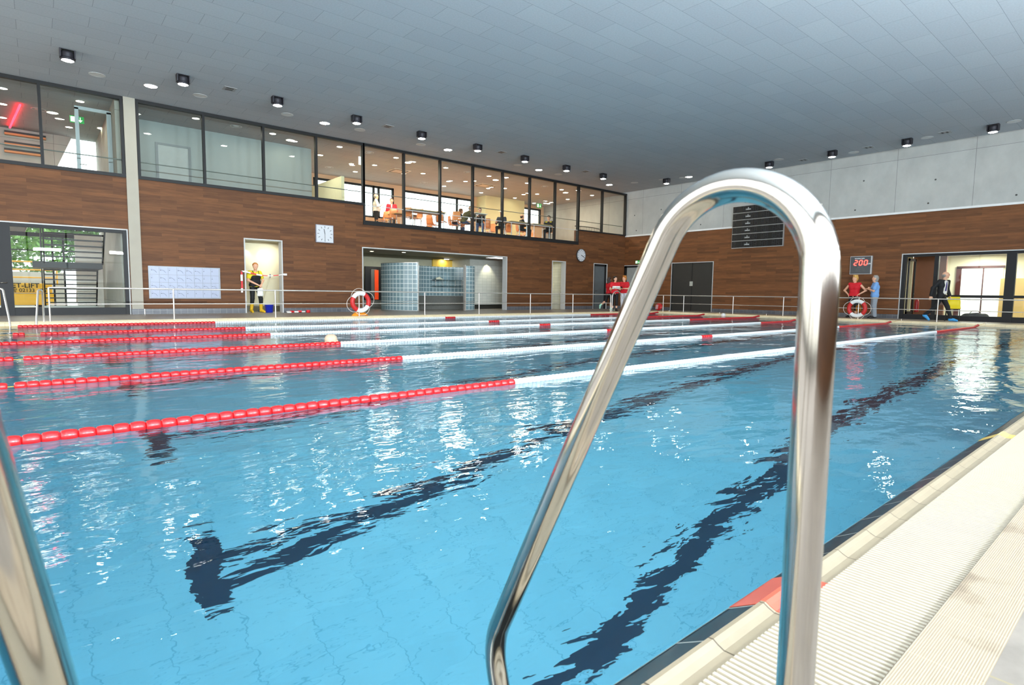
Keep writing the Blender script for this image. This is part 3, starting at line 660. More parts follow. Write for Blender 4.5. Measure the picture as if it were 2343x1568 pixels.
# ------------------------------------------------------------ lane ropes
RY = [0., 2.44, 4.94, 7.51, 9.73, 12.5]
NEARX = [at(q[0], q[1], 'z', .02).x for q in ((1176, 874), (917, 819), (778.3, 784.5), (618, 765.5), (561, 749), (492, 739))]
NEARX[3] = at(618, 765.5, 'y', RY[3]).x; NEARX[4] = at(561, 749, 'y', RY[4]).x; NEARX[5] = at(492, 739, 'y', RY[5]).x; NEARX[2] = at(778.3, 784.5, 'y', RY[2]).x
FARX = [at(p, 730, 'y', RY[i]).x for i, p in enumerate((2144.5, 1919.8, 1741.4, 1578, 1470, 1350.5))]
MARKX = [None, at(1615, 769, 'y', RY[1]).x, None, at(1245, 743, 'y', RY[3]).x, at(1130.6, 734.6, 'y', RY[4]).x, at(1029, 727.7, 'y', RY[5]).x]
MARKX[0] = MARKX[1]+.3; MARKX[2] = MARKX[1]-.2
fprof = [(.010, -.043), (.026, -.043), (.034, -.036), (.0385, -.015), (.039, 0), (.0385, .015), (.034, .036), (.026, .043), (.010, .043)]
wprof = [(.010, -.0285), (.024, -.0285), (.034, -.020), (.0375, 0), (.034, .020), (.024, .0285), (.010, .0285)]
red_me = MB().lathe(fprof, (0, 0, 0), 16, 'x').build('float', RED).data
wht_me = MB().lathe(wprof, (0, 0, 0), 14, 'x').build('float', WHT).data
for o in list(COL.objects):
    if o.name.startswith('float') and o.parent is None: bpy.data.objects.remove(o)
LANE_L = ['nearest lane rope, red then white floats, sweeping across the foreground', 'second lane rope from the viewer, red and white floats',
          'third lane rope from the viewer, red and white floats', 'fourth lane rope from the viewer, beside the swimmer',
          'fifth lane rope from the viewer, small red and white floats', 'farthest lane rope, close to the opposite pool edge']
SWx = 0
for i, y in enumerate(RY):
    xe = at((2240, 2040, 1822, 1738, 1612, 1508)[i], 728, 'y', y).x
    xe = min(xe, PX1-.15); x0 = PX0+.05
    t = empty('lane_rope', (x0, y, 0), LANE_L[i], 'lane rope', 'lane ropes across the pool')
    t['kind'] = 'thing' if False else ''
    del t['kind']
    zc = .014
    MB().tube([(x0, y, .012), (xe-.4, y, .012), (xe, y, .05), (PX1+.12, y, .12)], .004, 6).build('line', ROPE, t)
    MB().tube([(PX1+.12, y, ZD-.01), (PX1+.12, y, .15)], .012, 8).build('hook_post', STEELM, t)
    # gap pattern at the left end of each rope, in px of the photo
    gaps = [[], [(14, 25), (51, 59)], [(31, 39), (74, 76)], [], [(-60, 28), (60, 86)], [(-200, 38)]][i]
    gx = [(at(a, 800, 'y', y).x, at(b, 800, 'y', y).x) for a, b in gaps]
    fl = []; x = NEARX[i]-.043
    while x > -4.6:
        g = [b for b in gx if b[0]-.02 < x < b[1]+.02]
        if g: x = g[0][0]-.05; continue
        fl.append((x, 'r')); x -= .0872
    x = NEARX[i]+.03
    while x < FARX[i]-.03:
        red = MARKX[i] is not None and abs(x-MARKX[i]) < .2
        fl.append((x, 'r' if red else 'w')); x += .0872 if red else .0585
    x = FARX[i]+.043
    while x < xe-.05: fl.append((x, 'R')); x += .0872
    # on-screen size: the hundred largest are parts of their own
    def vis(f): q = pj((f[0], y, .02)); return -20 < q[0] < 2363
    def z_at(f): return zc + (max(0, f[0]-(xe-.6))*.10)
    fl = [f for f in fl if vis(f)]
    fl.sort(key=lambda f: (Vector((f[0], y, 0))-CAM).length)
    rest = {'r': [], 'w': []}
    for k, f in enumerate(fl):
        loc = Vector((f[0], y, z_at(f)))
        if k < 100:
            me = wht_me if f[1] == 'w' else red_me
            o = bpy.data.objects.new('float', me); COL.objects.link(o); o.parent = t; o.location = loc-t.location
            o.rotation_euler = (random.random()*6, 0, random.uniform(-.03, .03))
        else: rest['w' if f[1] == 'w' else 'r'].append(loc)
    for key, nm, prof, mat, sg in (('r', 'far_red_floats', fprof, RED, 10), ('w', 'far_white_floats', wprof, WHT, 10)):
        if rest[key]:
            mb = MB()
            for loc in rest[key]: mb.lathe(prof, loc, sg, 'x')
            o = mb.build(nm, mat, t); o['kind'] = 'stuff'
# ------------------------------------------------------------ lifebuoys
RINGR = M('lifebuoy_red', (196, 30, 28), .5, var=.05); RINGW = M('lifebuoy_white', (232, 230, 226), .5, var=.03); CORD = M('white_cord', (226, 216, 206), .8)
ORNG = M('orange_throw_line', (236, 150, 30), .7, var=.12, scale=40)
def lifebuoy(c, ax, rot, label, group):
    """ring hung on a railing post; ax 'y': ring in x-z plane, ax 'x': ring in y-z plane"""
    t = empty('lifebuoy', (c[0], c[1], c[2]), label, 'lifebuoy', group)
    Rm, rm = .285, .075
    def P(a, rad, off=0): return Vector((c[0]+rad*math.cos(a), c[1]+off, c[2]+rad*math.sin(a))) if ax == 'y' else Vector((c[0]+off, c[1]-rad*math.cos(a), c[2]+rad*math.sin(a)))
    off0 = -.10
    for k in range(4):
        mb = MB(); mb.tube([P(R(rot+k*90+j*9), Rm, off0) for j in range(11)], rm*.98, 18)
        mb.build('red_quarter' if k % 2 else 'white_quarter', RINGR if k % 2 else RINGW, t)
    pts = []
    for k in range(4):
        a0 = R(rot+k*90)
        for j in range(9):
            a = a0+R(90)*j/8; pts.append(P(a, Rm+rm+.012+.10*math.sin(math.pi*j/8)**1.0*(1.2 if k in (1, 3) else .8), off0))
    MB().tube(pts, .007, 6, closed=True).build('grab_cord', CORD, t)
    return t
lb = at(822, 691, 'y', YR_)
lifebuoy((lb.x, YR_, lb.z), 'y', 62, 'red and white lifebuoy hanging on the long railing in front of the shower bay', 'lifebuoys on the railings')
lb2 = at(1963, 706, 'x', XR_)
b2 = lifebuoy((XR_, lb2.y, lb2.z), 'x', 45, 'red and white lifebuoy hanging on the end railing below the lit depth sign', 'lifebuoys on the railings')
MB().tube([(XR_+.06, lb2.y+.01+.09*math.cos(a*.7)*(1-a*.008), lb2.z+.14*math.sin(a*.7)) for a in range(60)], .011, 6).build('throw_line', ORNG, b2)
# heap of orange rope under the first ring
mb = MB(); pts = []
for a in range(140):
    rr = .26*math.sqrt(1-a/160); pts.append((lb.x+.12+rr*math.cos(a*.61)*1.1, YR_+.22+rr*.5*math.sin(a*.61), ZD+.012+a*.0009+.01*math.sin(a*1.7)))
hp = mb.tube(pts, .012, 6).build('throw_rope', ORNG); tag(hp, 'orange throw rope in a heap under the lifebuoy on the long railing', 'rope')
# ------------------------------------------------------------ things on the long wall
t = empty('wall_clock', (4.93, YB, 3.09), 'square white clock on the wood wall beside the shower bay', 'clock')
MB().box(4.59, 5.28, YB-.09, YB-.004, 2.75, 3.43).build('case', M('clock_case_grey', (150, 150, 160), .4), t, .01)
MB().box(4.615, 5.255, YB-.096, YB-.088, 2.775, 3.405).build('dial', M('clock_dial_white', (200, 202, 206), .4, var=.01), t)
mb = MB()
for k in range(12):
    a = R(k*30); mb.obox((4.935+.26*math.sin(a), YB-.098, 3.09+.26*math.cos(a)), .016, .004, .07, ry=a)
mb.build('hour_marks', BLACK, t)
def hand(cx, cz, ang, L, w, y, nm, par): MB().obox((cx+L*.42*math.sin(R(ang)), y, cz+L*.42*math.cos(R(ang))), w, .004, L, ry=R(ang)).build(nm, BLACK if nm != 'minute_hand' else M('hand_grey', (90, 90, 90), .4), par)
hand(4.935, 3.09, -12, .2, .02, YB-.101, 'hour_hand', t); hand(4.935, 3.09, 180, .27, .014, YB-.104, 'minute_hand', t)
t = empty('wall_clock', (19.32, YB, 3.03), 'round white clock with dark rim high on the wood wall near the corner', 'clock')
MB().lathe([(0, -.006), (.34, -.006), (.355, -.03), (.355, -.08), (.33, -.085), (.325, -.07)], (19.32, YB, 3.03), 40, 'y').build('rim', M('clock_rim_dark', (60, 60, 62), .4), t)
MB().lathe([(0, -.072), (.327, -.071)], (19.32, YB, 3.03), 40, 'y').build('dial', MATS['clock_dial_white'], t)
mb = MB()
for k in range(12):
    a = R(k*30); mb.obox((19.32+.27*math.sin(a), YB-.075, 3.03+.27*math.cos(a)), .022, .004, .06, ry=a)
mb.build('hour_marks', BLACK, t)
hand(19.32, 3.03, 112, .26, .03, YB-.078, 'hour_hand', t); hand(19.32, 3.03, 114, .3, .02, YB-.08, 'second_hand', t)
# valuables lockers, 8 x 4 doors
x0, x1, z0, z1 = -.885, 1.225, .585, 1.64
LK = M('locker_door_pale_blue', (150, 156, 174), .4, .1, var=.02); LKB = M('locker_body_grey', (132, 136, 142), .4, .3)
t = empty('locker_block', ((x0+x1)/2, YB, z0), 'pale grey block of small valuables lockers on the wood wall', 'lockers')
MB().box(x0, x1, YB-.03, YB-.002, z0, z1).build('body', LKB, t)
BAND = M('locker_wristband_blue', (128, 134, 150), .6); LCK = M('locker_lock_dark', (84, 86, 96), .4)
cw, chh = (x1-x0-.09)/8, (z1-z0-.05)/4
free = {(6, 3), (7, 3), (6, 2), (7, 2), (0, 2), (4, 0), (5, 0), (6, 0), (2, 3)}
for c in range(8):
    for r_ in range(4):
        a, b = x0+.045+c*cw, z0+.025+r_*chh
        d = MB().box(a+.007, a+cw-.007, YB-.042, YB-.03, b+.008, b+chh-.008).build('door', LK, t)
        MB().box(a+.03, a+.055, YB-.05, YB-.042, b+chh*.53, b+chh*.62).box(a+.04, a+.055, YB-.045, YB-.042, b+chh*.78, b+chh*.82).build('lock', LCK, d)
        if (c, r_) not in free:
            MB().tube([(a+.05, YB-.052, b+chh*.58), (a+.09, YB-.056, b+chh*.60), (a+.14, YB-.054, b+chh*.50), (a+.185, YB-.05, b+chh*.24)], .004, 5).build('wristband', BAND, d)
# ------------------------------------------------------------ end wall things
def xbox(mb, ya, yb, za, zb, d0, d1): return mb.box(XE-d1, XE-d0, ya, yb, za, zb)
t = empty('scoreboard', (XE, 9.25, 3.26), 'black six-row timing scoreboard with unlit digits high on the end wall', 'scoreboard')
sy0, sy1, sz0, sz1 = 7.97, 10.53, 3.265, 5.33
xbox(MB(), sy0, sy1, sz0, sz1, .002, .10).build('frame', M('scoreboard_aluminium', (176, 176, 176), .35, .6), t)
SEG = M('unlit_segment', (34, 34, 38), .5, var=.02); PNL = M('scoreboard_black', (12, 12, 14), .25, var=.05); MK = M('white_print', (220, 220, 220), .6)
rh = (sz1-sz0-.03)/6
def digit(mb, yc, zc, w, h, on, x, s=.1, th=.022):
    """seven segments, slightly slanted; y decreases to the right"""
    def seg(u0, v0, u1, v1):
        pts = []
        L = Vector((u1-u0, v1-v0)); n = Vector((-L.y, L.x)).normalized()*th*.5; L.normalize()
        q = [(u0+L.x*th*.3+n.x, v0+L.y*th*.3+n.y), (u1-L.x*th*.3+n.x, v1-L.y*th*.3+n.y), (u1-L.x*th*.3-n.x, v1-L.y*th*.3-n.y), (u0+L.x*th*.3-n.x, v0+L.y*th*.3-n.y)]
        for dx in (0, -.004):
            for (u, v) in q: pts.append((x+dx, yc-(u+v*s), zc+v))
        mb.add(pts, [(0, 1, 2, 3), (7, 6, 5, 4), (0, 4, 5, 1), (1, 5, 6, 2), (2, 6, 7, 3), (3, 7, 4, 0)])
    a, b = w/2, h/2
    S = {'a': (-a, b, a, b), 'b': (a, b, a, 0), 'c': (a, 0, a, -b), 'd': (-a, -b, a, -b), 'e': (-a, 0, -a, -b), 'f': (-a, b, -a, 0), 'g': (-a, 0, a, 0)}
    for k in on: seg(*S[k])
for r_ in range(6):
    za = sz0+.025+r_*rh
    pn = xbox(MB(), sy0+.03, sy1-.02, za+.012, za+rh-.022, .10, .115).build('row_panel', PNL, t)
    mb = MB()
    for yc in (10.36, 9.93, 9.53, 9.32, 8.98, 8.78, 8.42, 8.22): digit(mb, yc, za+rh*.5, .12, .23, 'abcdefg', XE-.116, s=.0)
    mb.build('digits', SEG, pn)
    text_part('maker_print', 'OMEGA', .075, (XE-.117, 9.73, za+rh*.42), FACE_X, MK, pn, bold=.002)
    text_part('maker_sign', 'Ω', .075, (XE-.117, 9.73, za+rh*.62), FACE_X, MK, pn)
t = empty('depth_display', (XE, 4.66, 1.9), 'dark water depth display with glowing red 200 above the two women', 'display')
xbox(MB(), 4.24, 5.07, 1.9, 2.66, .002, .10).build('frame', MATS['scoreboard_aluminium'], t)
pn = xbox(MB(), 4.29, 5.05, 1.92, 2.64, .10, .112).build('panel', M('display_panel_dark', (62, 64, 66), .3), t)
REDL = M('red_led', (255, 70, 50), .4, emit=5, ecol=(255, 52, 44), var=0)
mb = MB()
for yc, on in ((4.85, 'abged'), (4.66, 'abcdef'), (4.47, 'abcdef')): digit(mb, yc, 2.38, .105, .2, on, XE-.113, s=.12, th=.036)
mb.build('red_digits', REDL, t)
text_part('caption', 'WASSERTIEFE', .062, (XE-.113, 4.71, 2.555), FACE_X, MK, t, bold=.002)
text_part('unit', 'CM', .075, (XE-.113, 4.345, 2.33), FACE_X, MK, t, bold=.003)
text_part('unlit_notice', 'NICHT\nSPRINGEN\nVERBOTEN', .075, (XE-.113, 4.66, 2.11), FACE_X, M('dim_print', (104, 104, 100), .6), t)
# exit signs
GRN = M('exit_green', (30, 150, 66), .5, emit=.35, var=0); XW = M('exit_white', (226, 236, 220), .5, emit=.7, var=0)
def exit_sign(c, ax, w, h, label, arrow=True):
    t = empty('exit_sign', c, label, 'exit sign', 'green exit signs')
    if ax == 'x':
        xx = c[0]; MB().box(xx-.03, xx, c[1]-w/2, c[1]+w/2, c[2]-h/2, c[2]+h/2).build('panel', GRN, t)
        MB().box(xx-.034, xx-.03, c[1]+w*.05, c[1]+w*.45, c[2]-h*.38, c[2]+h*.38).build('door_symbol', XW, t)
        MB().prism([(c[1]-w*.42, c[2]+h*.05), (c[1]-w*.08, c[2]+h*.05), (c[1]-w*.25, c[2]-h*.36)], 'x', xx-.034, xx-.03).build('arrow', XW, t)
    else:
        y = c[1]; MB().box(c[0]-w/2, c[0]+w/2, y-.03, y, c[2]-h/2, c[2]+h/2).build('panel', XW if ax == 'w' else GRN, t)
        MB().box(c[0]-w*.44, c[0]-w*.1, y-.034, y-.03, c[2]-h*.38, c[2]+h*.38).build('door_symbol', XW, t)
        MB().box(c[0]+w*.2, c[0]+w*.26, y-.034, y-.03, c[2]-h*.1, c[2]+h*.36).prism([(c[0]+w*.06, c[2]-h*.02), (c[0]+w*.4, c[2]-h*.02), (c[0]+w*.23, c[2]-h*.4)], 'y', y-.034, y-.03).build('arrow', XW, t)
        MB().box(c[0]-.01, c[0]+.01, y-.02, y-.01, c[2]+h/2, ZC).build('hanger', TRIMW, t)
    return t
q = at(1460, 600, 'x', XE-.001); exit_sign((XE-.001, q.y, q.z), 'x', .34, .18, 'green exit sign over the corner door in the end wall')
q = at(175, 256, 'y', 19.8); exit_sign((q.x, 19.8, min(q.z, 6.45)), 'y', .38, .22, 'green exit sign hanging over the gallery door at the upper left')
q = at(1233, 471, 'y', 22.4); exit_sign((q.x, 22.4, q.z), 'y', .38, .26, 'small green exit sign at the far end of the gallery')
q = at(824, 352, 'y', 18.6); exit_sign((q.x, 18.6, min(q.z, 6.4)), 'w', .16, .34, 'white backed exit sign at mid gallery, seen nearly edge on')
# ------------------------------------------------------------ lamps on and in the ceiling
HSG = M('lamp_housing_dark', (50, 48, 54), .5, .4)
def cluster(c, label, grp):
    """surface floodlight: dark ribbed can tilted on a bracket, glowing lens"""
    t = empty('ceiling_spotlight', (c[0], c[1], ZC), label, 'spotlight', grp)
    x, y = c
    MB().box(x-.16, x-.13, y-.1, y+.1, ZC-.2, ZC).box(x+.13, x+.16, y-.1, y+.1, ZC-.2, ZC).box(x-.16, x+.16, y-.1, y+.1, ZC-.015, ZC).build('bracket', HSG, t)
    mb = MB().lathe([(0, 0), (.13, 0), (.13, .02), (.145, .05), (.13, .07), (.145, .10), (.13, .12), (.145, .15), (.145, .2), (.125, .2), (.125, .19)], (0, 0, 0), 20, 'z')
    m4 = Matrix.Translation((x, y, ZC-.05)) @ Matrix.Rotation(R(180), 4, 'X')
    mb.v = [tuple(m4 @ Vector(v)) for v in mb.v]; mb.build('can', HSG, t)
    MB().lathe([(0, -.022), (.09, -.018), (.14, 0)], (x, y, ZC-.245), 20, 'z').build('lens', LAMPE, t)
    return t
def onz(p, z=ZC): return at(p[0], p[1], 'z', z)
A1 = [(155, 138), (419, 193), (635, 241), (816, 282), (965, 317), (1093, 345), (1201, 370), (1296, 391), (1380, 409)]
first = None
for i, p in enumerate(A1):
    q = onz(p, ZC-.24); lab = 'dark floodlight under the ceiling beside the gallery glass, %s of its row' % ORD[i]
    if first is None: first = cluster((q.x, q.y), lab, 'floodlights along the gallery'); fq = q
    else: dup(first, (q.x, q.y, ZC), None, lab)
E1 = [(1525, 420), (1760, 383), (1904, 359), (2075, 333), (2272, 302)]
for i, p in enumerate(E1):
    q = onz(p, ZC-.24); dup(first, (q.x, q.y, ZC), R(90), 'dark floodlight under the ceiling near the end wall, %s of its row' % ORD[i], 'floodlights along the end wall')
def disc(name, c, r, mat, label, cat, grp, ring=TRIMW, z=ZC, seg=24):
    t = empty(name, (c[0], c[1], z), label, cat, grp)
    MB().lathe([(r*1.15, 0), (r*1.15, -.006), (r*1.0, -.010), (r*.98, -.004)], (c[0], c[1], z), seg).build('ring', ring, t)
    MB().lathe([(r*.98, -.005), (0, -.005)], (c[0], c[1], z), seg).build('lens' if cat == 'downlight' else 'cover', mat, t)
    return t
first = None
for i, p in enumerate([(345, 197), (743, 282), (1025, 343), (1233, 389), (1394, 423)]):
    q = onz(p); lab = 'large bright recessed downlight in the hall ceiling, %s of five along the gallery' % ORD[i]
    if first is None: first = disc('recessed_downlight', (q.x, q.y), .165, LAMPE, lab, 'downlight', 'large downlights along the gallery')
    else: dup(first, (q.x, q.y, ZC), None, lab)
q = onz((1576, 405)); dup(first, (q.x, q.y, ZC), None, 'large bright recessed downlight in the hall ceiling, left of the steel handrail loop')
first = None
for i, p in enumerate([(222, 171), (458, 219), (657, 262), (823, 297), (963, 331), (1185, 378), (1277, 399), (1452, 418), (1516, 411), (1563, 407), (1782, 365), (1953, 349), (2121, 315), (2320, 278)]):
    q = onz(p); lab = 'pale round ceiling speaker cover, %s counted from the left' % ORD[i]
    if first is None: first = disc('ceiling_speaker', (q.x, q.y), .17, M('speaker_cover_grey', (198, 198, 196), .7), lab, 'speaker', 'round speaker covers in the ceiling')
    else: dup(first, (q.x, q.y, ZC), None, lab)
first = None
VG = M('vent_grey', (150, 150, 150), .6)
for i, p in enumerate([(525, 203), (887, 289), (1147, 348), (1340, 392), (1838, 366), (1987, 337), (2162, 303)]):
    q = onz(p); lab = 'small square vent in the hall ceiling, %s counted from the left' % ORD[i]
    if first is None:
        first = empty('ceiling_vent', (q.x, q.y, ZC), lab, 'vent', 'square vents in the hall ceiling')
        MB().box(q.x-.17, q.x+.17, q.y-.17, q.y+.17, ZC-.012, ZC).build('plate', VG, first)
        MB().box(q.x-.1, q.x+.1, q.y-.1, q.y-.04, ZC-.016, ZC-.012).box(q.x-.1, q.x+.1, q.y+.04, q.y+.1, ZC-.016, ZC-.012).build('slot', BLACK, first)
    else: dup(first, (q.x, q.y, ZC), None, lab)
# interior downlights behind the gallery glass
MULPX = [-999, 93, 280, 463, 602, 723, 831, 924, 1007, 1082, 1150, 1212, 1270, 1323, 1378, 1432]
INT = [(6, 202), (6, 238), (6, 269), (120, 258), (183, 232), (158, 291), (234, 294), (331, 293), (448, 271), (512, 324), (624, 306), (664, 321), (669, 351),
       (733, 355), (777, 336), (804, 375), (813, 393), (857, 378), (906, 361), (920, 397), (933, 372), (968, 397), (1020, 384), (1026, 415), (1016, 426), (1065, 415), (1085, 390+24), (1119, 403), (1134, 412), (1117, 431), (1101, 441),
       (1155, 431), (1206, 419), (1198, 445), (1178, 453), (1229, 444), (1222, 465), (1247, 465), (1255, 466), (1285, 434), (1294, 441), (1299, 456), (1355, 447)]
bays = {}
for p in INT:
    b = max(k for k in range(len(MULPX)) if MULPX[k] <= p[0]); bays.setdefault(b, []).append(p)
first = None; BIG = {(933, 372), (1134, 412), (1294, 441), (664, 321), (234, 294), (120, 258)}
PANE = ['first', 'second', 'third', 'fourth', 'fifth', 'sixth', 'seventh', 'eighth', 'ninth', 'tenth', 'eleventh', 'twelfth', 'thirteenth', 'fourteenth', 'fifteenth', 'sixteenth']
for b, L in bays.items():
    L.sort(key=lambda p: p[1])
    for k, p in enumerate(L):
        q = onz(p)
        if not (YB+.4 < q.y < YR-.2) or q.x > XE-.3: continue
        lab = 'round gallery downlight seen through the %s glass pane, %s from the top there' % (PANE[b], ['highest', 'second', 'third', 'fourth', 'fifth'][k])
        if first is None: first = disc('gallery_downlight', (q.x, q.y), .11, LAMPW, lab, 'downlight', 'small downlights in the gallery ceiling', seg=18)
        else:
            c = dup(first, (q.x, q.y, ZC), None, lab)
            if p in BIG: c.scale = (1.4, 1.4, 1)
for i, p in enumerate([(88, 250), (540, 289), (845, 349), (753, 383), (970, 418), (1070, 394), (1246, 427)]):
    q = onz(p); t = empty('air_diffuser', (q.x, q.y, ZC), 'round swirl air diffuser in the gallery ceiling, %s from the left' % ORD[i], 'vent', 'round air diffusers in the gallery ceiling')
    MB().lathe([(.2, 0), (.2, -.01), (.17, -.012), (.17, -.004)], (q.x, q.y, ZC), 24).build('ring', TRIMW, t); MB().lathe([(.1, -.002), (.1, -.008), (0, -.01)], (q.x, q.y, ZC), 18).build('core', TRIMW, t)
for i, p in enumerate([(912, 391), (1108, 424)]):
    q = onz(p); t = empty('ceiling_cassette', (q.x, q.y, ZC), '%s square air conditioning cassette in the gallery ceiling' % ('left' if i == 0 else 'right'), 'air conditioner', 'ceiling cassettes in the gallery')
    MB().box(q.x-.45, q.x+.45, q.y-.45, q.y+.45, ZC-.03, ZC).build('plate', M('cassette_cream', (210, 196, 178), .6), t)
    MB().box(q.x-.36, q.x+.36, q.y-.38, q.y-.31, ZC-.034, ZC-.03).box(q.x-.36, q.x+.36, q.y+.31, q.y+.38, ZC-.034, ZC-.03).box(q.x-.38, q.x-.31, q.y-.28, q.y+.28, ZC-.034, ZC-.03).box(q.x+.31, q.x+.38, q.y-.28, q.y+.28, ZC-.034, ZC-.03).build('slots', BLACK, t)
# real light of the gallery lamps and small rooms
for (x, y, e) in ((9, 20, 90), (13, 20, 90), (17.5, 20, 90), (21.3, 20.5, 50), (5.8, 21, 30)): lamp('gallery_light', (x, y, ZC-.1), (x, y, 0), e, 1.2, (1, .86, .66))
for (x, e) in ((-.3, 6), (2.6, 6)): lamp('partition_light', (x, 18.5, ZC-.1), (x, 18.6, 0), e, .8, (1, .95, .85))
for (x, y) in ((-4, 19.5), (-4, 22.5), (-2.4, 20.5)): lamp('stair_hall_light', (x, y, ZC-.1), (x, y, 0), 9, .8, (1, .93, .8))
for x in (2.42, 2.98): lamp('recess_spot', (x, 18.36, 2.6), (x, 18.58, 1.2), 9, .03, (1, .93, .74), 'SPOT', spot=75)
lamp('recess_fill', (3.4, 17.9, 2.6), (3, 18.2, 0), 9, .4, (1, .94, .78))
lamp('shower_tile_spot', (14.35, 19.05, 2.6), (14.45, 19.3, 1.0), 40, .03, (1, .95, .68), 'SPOT', spot=80)
lamp('shower_light', (8.6, 19.6, 2.65), (8.6, 19.6, 0), 12, .5, (1, .93, .75)); lamp('shower_light', (11.5, 19.6, 2.65), (11.5, 19.6, 0), 10, .5, (.95, 1, .95))
lamp('niche_light', (12.7, 20.75, 2.58), (12.7, 20.95, 2.0), 4, .08, (1, .85, .45))
lamp('passage_light', (17.35, 18.9, 2.6), (17.3, 19, 0), 9, .3, (1, .94, .7))
lamp('office_light', (25.6, 1.2, 2.7), (25.6, 1.2, 0), 60, .8, (1, .96, .85)); lamp('office_light', (25.2, -1.5, 2.7), (25.2, -1.5, 0), 60, .8, (1, .96, .85))
lamp('lobby_light', (-4, 20.5, 3.2), (-4, 20.5, 0), 40, 1, (1, .96, .9))
for i, (x, y) in enumerate(((8.05, 19.6), (9.35, 19.0))): disc('shower_downlight', (x, y), .09, LAMPW, 'small downlight in the shower bay ceiling, %s one' % ('left' if i == 0 else 'right'), 'downlight', 'shower bay downlights', z=2.72)
# red light tube in the stair hall
a, b = at(46, 240, 'z', ZC-.06), at(10, 320, 'z', ZC-.06)
b = a+(b-a)*min(1, (YR-.4-a.y)/max(.1, b.y-a.y))
o = MB().tube([a, b], .03, 10).build('red_light_tube', M('red_neon', (255, 60, 70), .5, emit=9, ecol=(255, 30, 46), var=0)); tag(o, 'glowing red light tube on the ceiling behind the upper left glass', 'light tube')
# ============================================================ PEOPLE
def surface_nets(vol, org, h):
    s = vol < 0
    nx, ny, nz = vol.shape
    c = [(i, j, k) for i in (0, 1) for j in (0, 1) for k in (0, 1)]
    cnt = np.zeros((nx-1, ny-1, nz-1), np.int8)
    for (i, j, k) in c: cnt += s[i:nx-1+i, j:ny-1+j, k:nz-1+k]
    act = (cnt > 0) & (cnt < 8); I, J, K = np.nonzero(act)
    acc = np.zeros((len(I), 3)); n = np.zeros(len(I))
    for a in c:
        for ax in range(3):
            if a[ax]: continue
            b = list(a); b[ax] = 1
            va = vol[I+a[0], J+a[1], K+a[2]]; vb = vol[I+b[0], J+b[1], K+b[2]]
            m = (va < 0) != (vb < 0); t = np.where(m, va/(va-vb+1e-12), 0)
            p = np.stack([np.full(len(I), a[0], float), np.full(len(I), a[1], float), np.full(len(I), a[2], float)], 1); p[:, ax] += t
            acc[m] += p[m]; n[m] += 1
    V = (np.stack([I, J, K], 1)+acc/n[:, None])*h+org
    idx = -np.ones(act.shape, np.int64); idx[I, J, K] = np.arange(len(I))
    F = []
    for ax in range(3):
        sl0 = [slice(1, -1)]*3; sl1 = [slice(1, -1)]*3
        sl0[ax] = slice(0, vol.shape[ax]-1); sl1[ax] = slice(1, vol.shape[ax])
        A, B = s[tuple(sl0)], s[tuple(sl1)]; X = np.stack(np.nonzero(A != B), 1)
        if not len(X): continue
        fl = A[tuple(X.T)]
        o = [1, 1, 1]; o[ax] = 0; P = X+np.array(o)
        u, v = [(1, 2), (2, 0), (0, 1)][ax]
        def g(du, dv):
            Q = P.copy(); Q[:, u] -= du; Q[:, v] -= dv; return idx[tuple(Q.T)]
        q = np.stack([g(0, 0), g(1, 0), g(1, 1), g(0, 1)], 1); q[~fl] = q[~fl][:, ::-1]
        F.append(q)
    F = np.concatenate(F); F = F[(F >= 0).all(1)]
    return V, F
